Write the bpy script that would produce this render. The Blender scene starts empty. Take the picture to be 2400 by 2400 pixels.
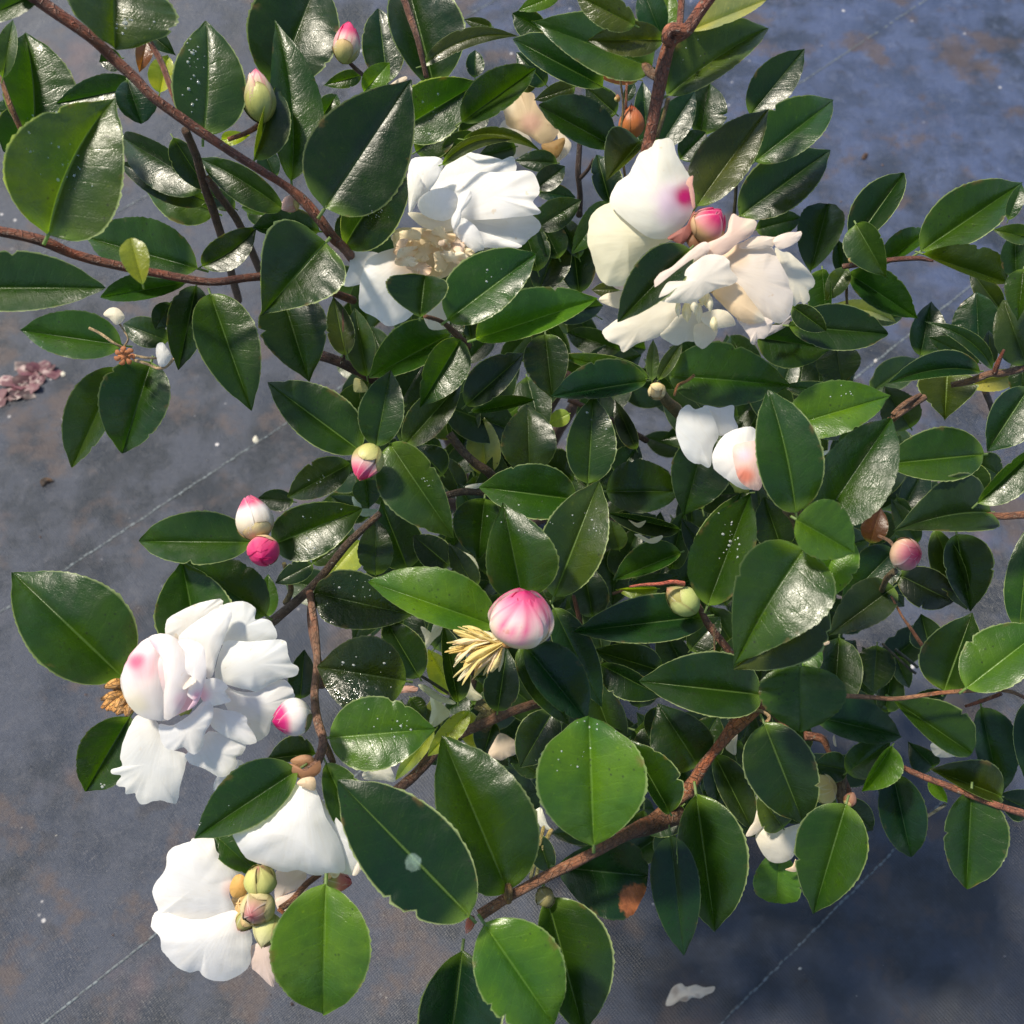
import bpy, math, random
from mathutils import Vector, Matrix, noise
random.seed(7)
scn = bpy.context.scene
COL = scn.collection

# ------------------------------------------------------------------ camera
TILT = math.radians(26.0)          # tipped 26 degrees up from straight down
CH = 1.30                          # metres above the mat
cam_d = bpy.data.cameras.new('camera'); cam = bpy.data.objects.new('camera', cam_d); COL.objects.link(cam)
cam.location = (0, 0, CH); cam.rotation_euler = (TILT, 0, 0)
cam_d.sensor_width = 36; cam_d.lens = 36; cam_d.clip_start = .02; cam_d.clip_end = 200
cam_d.dof.use_dof = True; cam_d.dof.focus_distance = .70; cam_d.dof.aperture_fstop = 11
scn.camera = cam
# ------------------------------------------------------------------ light
SUN_EL, SUN_AZ = math.radians(58), math.radians(-55)   # azimuth measured from +Y towards +X
W = bpy.data.worlds.new('World'); scn.world = W; W.use_nodes = True
wn = W.node_tree.nodes; wl_ = W.node_tree.links
sky = wn.new('ShaderNodeTexSky'); sky.sky_type = 'NISHITA'; sky.sun_disc = False
sky.sun_elevation = SUN_EL; sky.sun_rotation = SUN_AZ
bg = wn['Background']; bg.inputs['Strength'].default_value = .105
wl_.new(sky.outputs[0], bg.inputs[0])
sd = bpy.data.lights.new('sun', 'SUN'); so = bpy.data.objects.new('sun', sd); COL.objects.link(so)
sd.energy = 3.9; sd.angle = math.radians(6); sd.color = (1, .91, .76)
sdir = Vector((math.sin(SUN_AZ)*math.cos(SUN_EL), math.cos(SUN_AZ)*math.cos(SUN_EL), math.sin(SUN_EL)))
so.rotation_euler = sdir.to_track_quat('Z', 'Y').to_euler(); so.location = sdir*3
vs = scn.view_settings; vs.view_transform = 'Standard'; vs.look = 'None'; vs.gamma = 1; vs.exposure = .86
vs.use_curve_mapping = False
scn.render.engine = 'CYCLES'
scn.cycles.max_bounces = 5; scn.cycles.diffuse_bounces = 3; scn.cycles.glossy_bounces = 2; scn.cycles.transmission_bounces = 4; scn.cycles.transparent_max_bounces = 2

# ------------------------------------------------------------------ from the photograph to the place
F = 2400.0
CT, ST = math.cos(TILT), math.sin(TILT)
def cam2w(x, y, z):                # camera axes (z towards the viewer) -> world
    return Vector((x, y*CT - z*ST, y*ST + z*CT + CH))
def cam2wd(v):
    return Vector((v[0], v[1]*CT - v[2]*ST, v[1]*ST + v[2]*CT))
def P3(x, y, d):                   # photograph pixel (2400 wide) at distance d metres -> camera-axes point
    return Vector(((x-1200)/F*d, (1200-y)/F*d, -d))
def ground_pt(x, y, h=0.0):
    v = cam2wd(Vector(((x-1200)/F, (1200-y)/F, -1)))
    t = (CH-h)/-v.z
    return Vector((v.x*t, v.y*t, h))
k8, k6 = 800/1932, 600/1932
TILES = {'A':(0,0,k8),'B':(600,0,k8),'C':(1200,0,k8),'D':(1600,300,k8),'E':(0,600,k8),'F':(500,700,k8),
 'G':(1100,800,k8),'H':(1600,900,k8),'I':(0,1300,k8),'J':(300,1600,k8),'K':(900,1400,k8),'L':(1600,1500,k8),
 'M':(1000,0,k6),'N':(1900,300,500/1932),'O':(1800,1400,k6),'P':(900,1800,700/1932),'Q':(1850,650,550/1932),
 'R':(800,1400,k6),'U':(1350,300,k6),'Z':(0,0,1.0)}

# ------------------------------------------------------------------ materials
def mat(name):
    m = bpy.data.materials.new(name); m.use_nodes = True
    nt = m.node_tree; nt.nodes.clear(); out = nt.nodes.new('ShaderNodeOutputMaterial')
    return m, nt, nt.nodes, nt.links, out
def N(nt, typ, **kw):
    n = nt.nodes.new(typ)
    for k, v in kw.items():
        if k.startswith('i_'): n.inputs[k[2:].replace('_', ' ')].default_value = v
        else: setattr(n, k, v)
    return n
def math_(nt, op, a, b=None, clamp=False):
    n = nt.nodes.new('ShaderNodeMath'); n.operation = op; n.use_clamp = clamp
    for i, x in enumerate((a, b)):
        if x is None: continue
        if isinstance(x, (int, float)): n.inputs[i].default_value = x
        else: nt.links.new(x, n.inputs[i])
    return n.outputs[0]
def mixc(nt, f, a, b, typ='MIX'):
    n = nt.nodes.new('ShaderNodeMix'); n.data_type = 'RGBA'; n.blend_type = typ
    for sock, x in ((n.inputs[0], f), (n.inputs[6], a), (n.inputs[7], b)):
        if isinstance(x, (int, float)): sock.default_value = x
        elif isinstance(x, tuple): sock.default_value = (*x, 1)
        else: nt.links.new(x, sock)
    return n.outputs[2]
def ramp(nt, x, a, b, lo=0., hi=1.):
    n = nt.nodes.new('ShaderNodeMapRange'); n.interpolation_type = 'SMOOTHSTEP'
    n.inputs[1].default_value = a; n.inputs[2].default_value = b; n.inputs[3].default_value = lo; n.inputs[4].default_value = hi
    nt.links.new(x, n.inputs[0]); return n.outputs[0]
def noise_(nt, vec, scale, detail=3, rough=.5, off=None):
    n = nt.nodes.new('ShaderNodeTexNoise'); n.inputs['Scale'].default_value = scale
    n.inputs['Detail'].default_value = detail; n.inputs['Roughness'].default_value = rough
    if vec is not None: nt.links.new(vec, n.inputs['Vector'])
    return n.outputs[0]

def leaf_material(name, wet=False, spot=None):
    m, nt, nd, lk, out = mat(name)
    oi = nd.new('ShaderNodeObjectInfo'); uv = nd.new('ShaderNodeUVMap'); uv.uv_map = 'UVMap'
    sep = nd.new('ShaderNodeSeparateXYZ'); lk.new(uv.outputs[0], sep.inputs[0])
    u = sep.outputs[0]; v = math_(nt, 'SUBTRACT', math_(nt, 'MULTIPLY', sep.outputs[1], 2.), 1.)
    av = math_(nt, 'ABSOLUTE', v)
    tc = nd.new('ShaderNodeNewGeometry'); pos = tc.outputs['Position']
    n1 = noise_(nt, pos, 26, 3); n2 = noise_(nt, pos, 130, 4, .6); n3 = noise_(nt, pos, 900, 2, .6)
    base = mixc(nt, ramp(nt, n1, .3, .72), oi.outputs['Color'], mixc(nt, 1., oi.outputs['Color'], (2.0, 1.5, .55), 'MULTIPLY'))
    base = mixc(nt, ramp(nt, n2, .35, .75, 0, .45), base, mixc(nt, 1., base, (.55, .62, .6), 'MULTIPLY'))
    # side veins: slanted, joined near the rim
    ph = math_(nt, 'ADD', math_(nt, 'MULTIPLY', math_(nt, 'SUBTRACT', u, math_(nt, 'MULTIPLY', av, .13)), 9.), math_(nt, 'MULTIPLY', n2, .5))
    fr = math_(nt, 'ABSOLUTE', math_(nt, 'SUBTRACT', math_(nt, 'FRACT', ph), .5))
    lat = ramp(nt, fr, 0, .10, 1, 0)
    lat = math_(nt, 'MULTIPLY', lat, ramp(nt, av, .55, .9, 1, 0))
    base = mixc(nt, math_(nt, 'MULTIPLY', lat, .13), base, mixc(nt, 1., base, (1.9, 1.7, 1.5), 'MULTIPLY'))
    # midrib, stronger near the stalk
    rw = math_(nt, 'ADD', .022, math_(nt, 'MULTIPLY', math_(nt, 'SUBTRACT', 1., u), .035))
    rib = math_(nt, 'SUBTRACT', 1., math_(nt, 'DIVIDE', av, rw), True)
    rib = math_(nt, 'MULTIPLY', ramp(nt, rib, .1, .7), ramp(nt, u, .75, 1., .75, .15))
    ribc = mixc(nt, .5, (.20, .30, .07), mixc(nt, 1., oi.outputs['Color'], (4., 3.2, 2.5), 'MULTIPLY'))
    rib2 = math_(nt, 'MULTIPLY', rib, math_(nt, 'ADD', .12, math_(nt, 'MULTIPLY', math_(nt, 'POWER', oi.outputs['Random'], 2.), .75)))
    base = mixc(nt, rib2, base, ribc)
    base = mixc(nt, ramp(nt, u, 0, .13, .45, 0), base, (.16, .26, .035))
    # pale leaf margin, with the glints on its teeth painted in
    rim = ramp(nt, av, .955, .99)
    base = mixc(nt, math_(nt, 'MULTIPLY', rim, math_(nt, 'MULTIPLY', oi.outputs['Random'], .9)), base, (.30, .36, .16))
    # specks
    vor = nd.new('ShaderNodeTexVoronoi'); vor.inputs['Scale'].default_value = 210; lk.new(pos, vor.inputs['Vector'])
    spk = math_(nt, 'MULTIPLY', ramp(nt, vor.outputs['Distance'], .10, .2, 1, 0), ramp(nt, n1, .5, .62))
    base = mixc(nt, math_(nt, 'MULTIPLY', spk, .6), base, (.012, .014, .008))
    brn = math_(nt, 'MULTIPLY', ramp(nt, av, .80, 1.), ramp(nt, noise_(nt, pos, 75, 3, .6), .58, .70))
    base = mixc(nt, math_(nt, 'MULTIPLY', brn, .65), base, (.12, .075, .025))
    base = mixc(nt, ramp(nt, noise_(nt, pos, 240, 2, .5), .68, .78, 0, .55), base, mixc(nt, 1., base, (2.2, 1.7, 1.0), 'MULTIPLY'))
    vn_ = nd.new('ShaderNodeTexVoronoi'); vn_.feature = 'DISTANCE_TO_EDGE'; vn_.inputs['Scale'].default_value = 620; lk.new(pos, vn_.inputs['Vector'])
    net = ramp(nt, vn_.outputs['Distance'], .02, .16)
    if spot:                                   # stain or painted glare spot: centre line, radius, colour, strength
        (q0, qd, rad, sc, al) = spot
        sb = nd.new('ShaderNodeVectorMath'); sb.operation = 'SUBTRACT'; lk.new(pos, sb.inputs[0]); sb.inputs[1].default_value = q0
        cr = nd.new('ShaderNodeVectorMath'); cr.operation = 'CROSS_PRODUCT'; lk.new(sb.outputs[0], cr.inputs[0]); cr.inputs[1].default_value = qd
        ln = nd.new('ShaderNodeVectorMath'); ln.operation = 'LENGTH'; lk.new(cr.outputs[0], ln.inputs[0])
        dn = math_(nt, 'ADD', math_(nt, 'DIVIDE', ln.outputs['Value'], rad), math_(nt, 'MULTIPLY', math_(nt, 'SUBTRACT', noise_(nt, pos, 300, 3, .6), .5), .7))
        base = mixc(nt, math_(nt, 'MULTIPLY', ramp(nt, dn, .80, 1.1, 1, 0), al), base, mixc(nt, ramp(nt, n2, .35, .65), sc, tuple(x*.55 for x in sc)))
    back = tc.outputs['Backfacing']
    base = mixc(nt, math_(nt, 'MULTIPLY', back, .65), base, (.16, .20, .09))
    p = nd.new('ShaderNodeBsdfPrincipled'); lk.new(base, p.inputs['Base Color'])
    rgh = ramp(nt, n2, .3, .7, .24, .40) if not wet else ramp(nt, n2, .4, .6, .05, .30)
    rgh = math_(nt, 'ADD', rgh, math_(nt, 'MULTIPLY', back, .25))
    lk.new(rgh, p.inputs['Roughness']); p.inputs['Specular IOR Level'].default_value = .45
    hgt = math_(nt, 'ADD', math_(nt, 'MULTIPLY', lat, -.12), math_(nt, 'MULTIPLY', n3, .06))
    hgt = math_(nt, 'ADD', hgt, math_(nt, 'MULTIPLY', rib, -.4)); hgt = math_(nt, 'ADD', hgt, math_(nt, 'MULTIPLY', net, .06)); hgt = math_(nt, 'ADD', hgt, math_(nt, 'MULTIPLY', noise_(nt, pos, 60, 2, .5), 1.6))
    hgt = math_(nt, 'ADD', hgt, math_(nt, 'MULTIPLY', n2, .8 if not wet else 3.2))
    bp = nd.new('ShaderNodeBump'); bp.inputs['Strength'].default_value = .55; bp.inputs['Distance'].default_value = .0009
    lk.new(hgt, bp.inputs['Height']); lk.new(bp.outputs[0], p.inputs['Normal'])
    tr = nd.new('ShaderNodeBsdfTranslucent')
    lk.new(mixc(nt, 1., base, (4.2, 4.2, 1.0), 'MULTIPLY'), tr.inputs['Color']); lk.new(bp.outputs[0], tr.inputs['Normal'])
    mx = nd.new('ShaderNodeMixShader'); mx.inputs[0].default_value = .30
    lk.new(p.outputs[0], mx.inputs[1]); lk.new(tr.outputs[0], mx.inputs[2]); lk.new(mx.outputs[0], out.inputs[0])
    return m
M_LEAF = leaf_material('leaf_green'); M_WET = leaf_material('leaf_wet', True)

def petal_material(name, trans=.38, rough=.5, bump=.5):
    m, nt, nd, lk, out = mat(name)
    ca = nd.new('ShaderNodeVertexColor'); ca.layer_name = 'Col'
    geo = nd.new('ShaderNodeNewGeometry'); pos = geo.outputs['Position']
    n1 = noise_(nt, pos, 45, 4, .55); n2 = noise_(nt, pos, 420, 3, .6)
    uv = nd.new('ShaderNodeUVMap'); uv.uv_map = 'UVMap'
    mp = nd.new('ShaderNodeMapping'); mp.inputs['Scale'].default_value = (6, 130, 1); lk.new(uv.outputs[0], mp.inputs[0])
    n3 = noise_(nt, mp.outputs[0], 1.0, 3, .5)
    c = mixc(nt, ramp(nt, n1, .35, .75, 0, .55), ca.outputs['Color'], mixc(nt, 1., ca.outputs['Color'], (.97, .93, .84), 'MULTIPLY'))
    c = mixc(nt, ramp(nt, n3, .48, .72, 0, .28), c, mixc(nt, 1., c, (.92, .88, .80), 'MULTIPLY'))
    c = mixc(nt, ramp(nt, noise_(nt, pos, 150, 2, .5), .70, .78, 0, .5), c, mixc(nt, 1., c, (.80, .62, .40), 'MULTIPLY'))
    p = nd.new('ShaderNodeBsdfPrincipled'); lk.new(c, p.inputs['Base Color']); p.inputs['Roughness'].default_value = rough
    p.inputs['Specular IOR Level'].default_value = .35
    h = math_(nt, 'ADD', math_(nt, 'MULTIPLY', n3, .25), math_(nt, 'ADD', math_(nt, 'MULTIPLY', n1, .9), math_(nt, 'MULTIPLY', n2, .10)))
    bp = nd.new('ShaderNodeBump'); bp.inputs['Strength'].default_value = bump; bp.inputs['Distance'].default_value = .0012
    lk.new(h, bp.inputs['Height']); lk.new(bp.outputs[0], p.inputs['Normal'])
    tr = nd.new('ShaderNodeBsdfTranslucent'); lk.new(c, tr.inputs['Color'])
    mx = nd.new('ShaderNodeMixShader'); mx.inputs[0].default_value = trans
    lk.new(p.outputs[0], mx.inputs[1]); lk.new(tr.outputs[0], mx.inputs[2]); lk.new(mx.outputs[0], out.inputs[0])
    return m
M_PETAL = petal_material('petal', .48, .55); M_SCALE = petal_material('bud_scale', .08, .42, .7)

def bark_material():
    m, nt, nd, lk, out = mat('bark')
    oi = nd.new('ShaderNodeObjectInfo'); geo = nd.new('ShaderNodeNewGeometry'); pos = geo.outputs['Position']
    uv = nd.new('ShaderNodeUVMap'); mp = nd.new('ShaderNodeMapping'); mp.inputs['Scale'].default_value = (18, 60, 1)
    lk.new(uv.outputs[0], mp.inputs[0])
    n1 = noise_(nt, pos, 160, 4, .6); n2 = noise_(nt, mp.outputs[0], 1, 3, .6); n3 = noise_(nt, pos, 40, 2)
    c = mixc(nt, ramp(nt, n1, .3, .7), mixc(nt, 1., oi.outputs['Color'], (.55, .45, .40), 'MULTIPLY'), mixc(nt, 1., oi.outputs['Color'], (1.3, 1.05, .85), 'MULTIPLY'))
    c = mixc(nt, ramp(nt, n2, .52, .72, 0, .7), c, (.30, .24, .18))
    c = mixc(nt, ramp(nt, n3, .5, .7, 0, .5), c, mixc(nt, 1., c, (1.35, .8, .55), 'MULTIPLY'))
    vc = nd.new('ShaderNodeTexVoronoi'); vc.feature = 'DISTANCE_TO_EDGE'; vc.inputs['Scale'].default_value = 1.; mp2 = nd.new('ShaderNodeMapping'); mp2.inputs['Scale'].default_value = (9, 9, 1); lk.new(uv.outputs[0], mp2.inputs[0]); lk.new(mp2.outputs[0], vc.inputs['Vector'])
    crk = ramp(nt, vc.outputs['Distance'], 0, .09)
    c = mixc(nt, ramp(nt, vc.outputs['Distance'], 0, .07, .6, 0), c, (.035, .02, .014))
    c = mixc(nt, ramp(nt, noise_(nt, pos, 300, 2, .5), .64, .72, 0, .5), c, (.30, .30, .24))
    p = nd.new('ShaderNodeBsdfPrincipled'); lk.new(c, p.inputs['Base Color']); p.inputs['Roughness'].default_value = .5
    bp = nd.new('ShaderNodeBump'); bp.inputs['Strength'].default_value = .8; bp.inputs['Distance'].default_value = .0012
    lk.new(math_(nt, 'ADD', math_(nt, 'MULTIPLY', n2, 1.8), math_(nt, 'ADD', n1, crk)), bp.inputs['Height']); lk.new(bp.outputs[0], p.inputs['Normal'])
    lk.new(p.outputs[0], out.inputs[0]); return m
M_BARK = bark_material()

def water_material():
    m, nt, nd, lk, out = mat('water_drop')
    p = nd.new('ShaderNodeBsdfPrincipled'); p.inputs['Base Color'].default_value = (.95, 1, .97, 1)
    p.inputs['Roughness'].default_value = .02; p.inputs['IOR'].default_value = 1.33; p.inputs['Transmission Weight'].default_value = .75
    lk.new(p.outputs[0], out.inputs[0]); return m
M_WATER = water_material()

def mat_fabric():
    m, nt, nd, lk, out = mat('weed_mat_weave')
    geo = nd.new('ShaderNodeNewGeometry'); pos = geo.outputs['Position']
    mp = nd.new('ShaderNodeMapping'); mp.inputs['Rotation'].default_value = (0, 0, math.radians(-39.7)); lk.new(pos, mp.inputs[0])
    sep = nd.new('ShaderNodeSeparateXYZ'); lk.new(mp.outputs[0], sep.inputs[0])
    def saw(x, k):
        return math_(nt, 'ABSOLUTE', math_(nt, 'SUBTRACT', math_(nt, 'FRACT', math_(nt, 'MULTIPLY', x, k)), .5))
    warp = saw(sep.outputs[1], 420.); weft = saw(sep.outputs[0], 300.)
    big = noise_(nt, pos, 2.2, 5, .6); mid = noise_(nt, pos, 13, 6, .62); fine = noise_(nt, pos, 120, 4, .7)
    dust = noise_(nt, mp.outputs[0], 34, 6, .7)
    c = mixc(nt, ramp(nt, mid, .40, .62), (.004, .007, .012), (.026, .032, .048))
    c = mixc(nt, ramp(nt, big, .42, .62, 0, .7), c, (.026, .034, .056))
    c = mixc(nt, ramp(nt, dust, .52, .72, 0, .35), c, (.075, .075, .085))
    c = mixc(nt, ramp(nt, noise_(nt, pos, 5.5, 4, .55), .60, .74, 0, .6), c, (.10, .062, .060))
    c = mixc(nt, ramp(nt, noise_(nt, pos, 19, 3, .5), .62, .72, 0, .6), c, (.014, .013, .017))
    c = mixc(nt, ramp(nt, fine, .35, .7, 0, .35), c, mixc(nt, 1., c, (.55, .55, .6), 'MULTIPLY'))
    sp2 = nd.new('ShaderNodeSeparateXYZ'); lk.new(pos, sp2.inputs[0])     # sky sheen painted into the colour: bluer and brighter to the far right
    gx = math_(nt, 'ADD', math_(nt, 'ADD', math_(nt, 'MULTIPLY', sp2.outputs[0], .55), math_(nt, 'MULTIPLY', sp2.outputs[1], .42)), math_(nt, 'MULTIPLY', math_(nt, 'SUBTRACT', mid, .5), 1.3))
    new = ramp(nt, gx, .35, 1.25)  # mask for the painted sky sheen
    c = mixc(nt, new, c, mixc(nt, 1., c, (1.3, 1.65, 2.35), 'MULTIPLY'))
    c = mixc(nt, math_(nt, 'MULTIPLY', ramp(nt, noise_(nt, pos, 8, 5, .65), .52, .64), .7), c, (.056, .036, .028))
    vor = nd.new('ShaderNodeTexVoronoi'); vor.inputs['Scale'].default_value = 26; lk.new(pos, vor.inputs['Vector'])
    c = mixc(nt, math_(nt, 'MULTIPLY', ramp(nt, vor.outputs['Distance'], .05, .09, 1, 0), ramp(nt, mid, .5, .6)), c, (.45, .43, .42))
    p = nd.new('ShaderNodeBsdfPrincipled'); lk.new(c, p.inputs['Base Color'])
    lk.new(ramp(nt, mid, .3, .7, .40, .62), p.inputs['Roughness']); p.inputs['Specular IOR Level'].default_value = .6
    h = math_(nt, 'ADD', math_(nt, 'MULTIPLY', warp, 1.1), math_(nt, 'MULTIPLY', weft, .9))
    h = math_(nt, 'ADD', h, math_(nt, 'MULTIPLY', mid, 5.)); h = math_(nt, 'ADD', h, math_(nt, 'MULTIPLY', fine, 1.2))
    bp = nd.new('ShaderNodeBump'); bp.inputs['Strength'].default_value = .6; bp.inputs['Distance'].default_value = .0015
    lk.new(h, bp.inputs['Height']); lk.new(bp.outputs[0], p.inputs['Normal'])
    lk.new(p.outputs[0], out.inputs[0]); return m
def plain(name, col, rough=.7):
    m, nt, nd, lk, out = mat(name)
    geo = nd.new('ShaderNodeNewGeometry'); n = noise_(nt, geo.outputs['Position'], 90, 4, .6)
    p = nd.new('ShaderNodeBsdfPrincipled')
    lk.new(mixc(nt, ramp(nt, n, .35, .7), col, tuple(x*.5 for x in col)), p.inputs['Base Color'])
    p.inputs['Roughness'].default_value = rough
    bp = nd.new('ShaderNodeBump'); bp.inputs['Strength'].default_value = .6; bp.inputs['Distance'].default_value = .002
    lk.new(n, bp.inputs['Height']); lk.new(bp.outputs[0], p.inputs['Normal']); lk.new(p.outputs[0], out.inputs[0]); return m

# ------------------------------------------------------------------ object helpers
def link_mesh(name, verts, faces, material, parent=None, origin=None, uvs=None, cols=None, layer='Col', smooth=True):
    o3 = origin if origin is not None else Vector((0, 0, 0))
    me = bpy.data.meshes.new(name)
    me.from_pydata([tuple(v-o3) for v in verts], [], faces)
    if smooth: me.shade_smooth()
    if uvs:
        ul = me.uv_layers.new(name='UVMap')
        for l in me.loops: ul.data[l.index].uv = uvs[l.vertex_index]
    if cols:
        ca = me.color_attributes.new(layer, 'FLOAT_COLOR', 'POINT')
        for i, c in enumerate(cols): ca.data[i].color = c
    me.materials.append(material)
    o = bpy.data.objects.new(name, me); COL.objects.link(o); o.location = o3
    if parent is not None:
        o.parent = parent
        o.matrix_parent_inverse = parent_inv(parent)
    return o
WORLD = {}
def parent_inv(p):
    m = Matrix.Identity(4); q = p
    while q is not None:
        m = Matrix.Translation(q.location) @ m if q.parent is None else Matrix.Translation(q.location) @ m
        break
    return Matrix.Translation(p.location).inverted()
def tag(o, label=None, cat=None, group=None, kind=None):
    for k, v in (('label', label), ('category', cat), ('group', group), ('kind', kind)):
        if v: o[k] = v
    return o

# ------------------------------------------------------------------ the setting
g = 60.0
me = bpy.data.meshes.new('ground'); me.from_pydata([(-g,-g,0),(g,-g,0),(g,g,0),(-g,g,0)], [], [(0,1,2,3)])
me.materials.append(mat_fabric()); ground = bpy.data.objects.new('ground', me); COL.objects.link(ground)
tag(ground, 'dusty blue grey woven weed mat with pale marker threads under the shrub', kind='structure')

M_THREAD = plain('marker_thread', (.13, .155, .165), .6)
# marker threads lie parallel, half a metre apart; each is a run of short stitches standing proud of the weave
ldir = Vector((math.cos(math.radians(39.7)), math.sin(math.radians(39.7)), 0)); lper = Vector((ldir.y, -ldir.x, 0))
for off in (-1.02, -.625, -.254, .124, .50):
    vv, ff = [], []; s = -1.6; w = .0014; q0 = lper*(off*CH)
    while s < 4.5:
        ln = random.uniform(.006, .010)
        nz = noise.noise(Vector((s*2.3, off*9, 0)))
        if nz > -.35 or random.random() < .6:
            j = random.uniform(-.0006, .0006); ww = w*random.uniform(.7, 1.35); b = len(vv)
            a0 = q0 + ldir*s + lper*j; a1 = q0 + ldir*(s+ln*.9) + lper*(j+random.uniform(-.0005, .0005))
            am = (a0+a1)/2
            for a, sc, z in ((a0, .5, .0008), (am, 1., .0022), (a1, .5, .0008)):
                vv += [a+lper*ww*sc+Vector((0, 0, .0004)), a+Vector((0, 0, z)), a-lper*ww*sc+Vector((0, 0, .0004))]
            for r in (0, 3): ff += [(b+r, b+r+1, b+r+4, b+r+3), (b+r+1, b+r+2, b+r+5, b+r+4)]
        s += ln
    th = link_mesh('marker_thread', vv, ff, M_THREAD, ground)

# ------------------------------------------------------------------ the shrub
root = bpy.data.objects.new('camellia_shrub', None); COL.objects.link(root)
root.location = ground_pt(1180, 1250)
tag(root, 'leafy camellia shrub with white flowers, pink buds and glossy dark leaves', 'shrub')

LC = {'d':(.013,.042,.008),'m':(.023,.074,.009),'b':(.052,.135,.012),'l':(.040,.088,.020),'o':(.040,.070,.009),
      't':(.010,.044,.015),'g':(.021,.052,.020),'y':(.19,.27,.030),'Y':(.34,.46,.10),'P':(.30,.33,.15),'r':(.20,.075,.035),'R':(.30,.10,.025),  # Y: sunlight on deep leaves, painted as bright yellow-green
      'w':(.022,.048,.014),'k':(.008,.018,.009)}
SH = {'e':(.58,.84),'o':(.47,1.05),'b':(.80,.50),'n':(.68,1.0),'r':(.42,.80)}
leaves_done = []
def leaf_geo(base, tip, wl, wr, bend, fold=1., arch=.06, shape='e', nu=46, seed=0, teeth=1., curl=.12, petiole=.07):
    """camera-axes geometry of one leaf blade; wl/wr are seen half widths (metres) left/right of the midrib"""
    ax = tip-base; L = ax.length; ax.normalize()
    mid = (base+tip)/2; vn = (-mid).normalized()
    nrm = (vn - ax*vn.dot(ax)).normalized()
    left = nrm.cross(ax).normalized()
    w0 = max(wl, wr)*1.03
    a, b = SH[shape]; rq = random.Random(seed*7+1)
    a *= rq.uniform(.9, 1.14); b *= rq.uniform(.92, 1.22)
    nick = [(rq.uniform(.15, .9), rq.choice([-1, 1]), rq.uniform(.06, .2), rq.uniform(.008, .022)) for _ in range(rq.choice([0, 0, 1, 2]))]
    tipc = rq.uniform(-.03, .16); tph = rq.uniform(0, 9)
    um = a/(a+b); fm = um**a*(1-um)**b
    rs = random.Random(seed); f1 = rs.uniform(0, 6); f2 = rs.uniform(4, 8); amp = rs.uniform(.02, .075); tw = rs.uniform(-.22, .22); keel = rs.choice([.04, .12, .22, .34, .42])
    vs_ = [0, .035, .30, .60, .86, .965, 1.]
    cols_ = [-x for x in vs_[:0:-1]] + vs_
    V, UV = [], []
    nt_ = 15*max(.8, min(1.3, L/.07))
    for i in range(nu+1):
        u = i/nu; uu = min(max(u, .004), .996)
        f = uu**a*(1-uu)**b/fm
        if u > .86: f *= 1-.35*((u-.86)/.14)*(1-(u-.86)/.14)*1.6     # drawn-out tip
        if i in (0, nu): f = .015
        c = base + ax*(L*u) + left*(bend*4*u*(1-u)) + nrm*(arch*L*(4*u*(1-u)-.3*u*u*1.5) - tipc*L*max(0, u-.72)**2*6)
        for v in cols_:
            s = 1 if v < 0 else -1          # v<0 : left half
            w = wl if v < 0 else wr
            av = abs(v); cosn = min(1., w/w0); sinn = math.sqrt(max(0, 1-cosn*cosn))
            ed = 1.
            if av > .99 and .04 < u < .97: ed += teeth*(.022+.030*(.5+.5*math.sin(u*17+tph)))*((u*nt_*1.0+.25*math.sin(u*23+tph)) % 1. - .3)
            for (nu0, nsd, ndp, nwd) in nick:
                if nsd*v > .8: ed -= ndp*math.exp(-((u-nu0)/nwd)**2)
            x = w0*f*av*ed
            lat = x*cosn*s
            z = x*(sinn*fold*.8+keel) - curl*w0*f*av*av - (.02*w0 if av < .01 else 0)
            z += w0*amp*av*math.sin(f1+f2*u+(1.6 if v < 0 else 0)) + tw*x*s*(u-.4) + w0*.06*av*noise.noise(Vector((u*5.5+seed, v*2.2, seed*.37)))+ w0*.035*av*av*noise.noise(Vector((u*14+seed, v*3, seed*.7)))
            V.append(c + left*lat + nrm*z); UV.append((u, v*.5+.5))
    nc = len(cols_); Fc = []
    for i in range(nu):
        for j in range(nc-1):
            p = i*nc+j; Fc.append((p, p+1, p+nc+1, p+nc))
    if petiole > 0:                           # short stalk
        b0 = len(V); n = 5; pl = L*petiole
        for k in range(3):
            t = k/2; q = base - ax*(pl*t) - nrm*(pl*.9*t*t) + ax*(.02*L*(1-t)) - nrm*.0004
            r = w0*.028+.00025
            for j in range(n):
                an = 2*math.pi*j/n; V.append(q + left*(math.cos(an)*r) + nrm*(math.sin(an)*r)); UV.append((.02, .5))
        for k in range(2):
            for j in range(n):
                p = b0+k*n+j; q = b0+k*n+(j+1) % n; Fc.append((p, q, q+n, p+n))
    return V, Fc, UV
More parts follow.
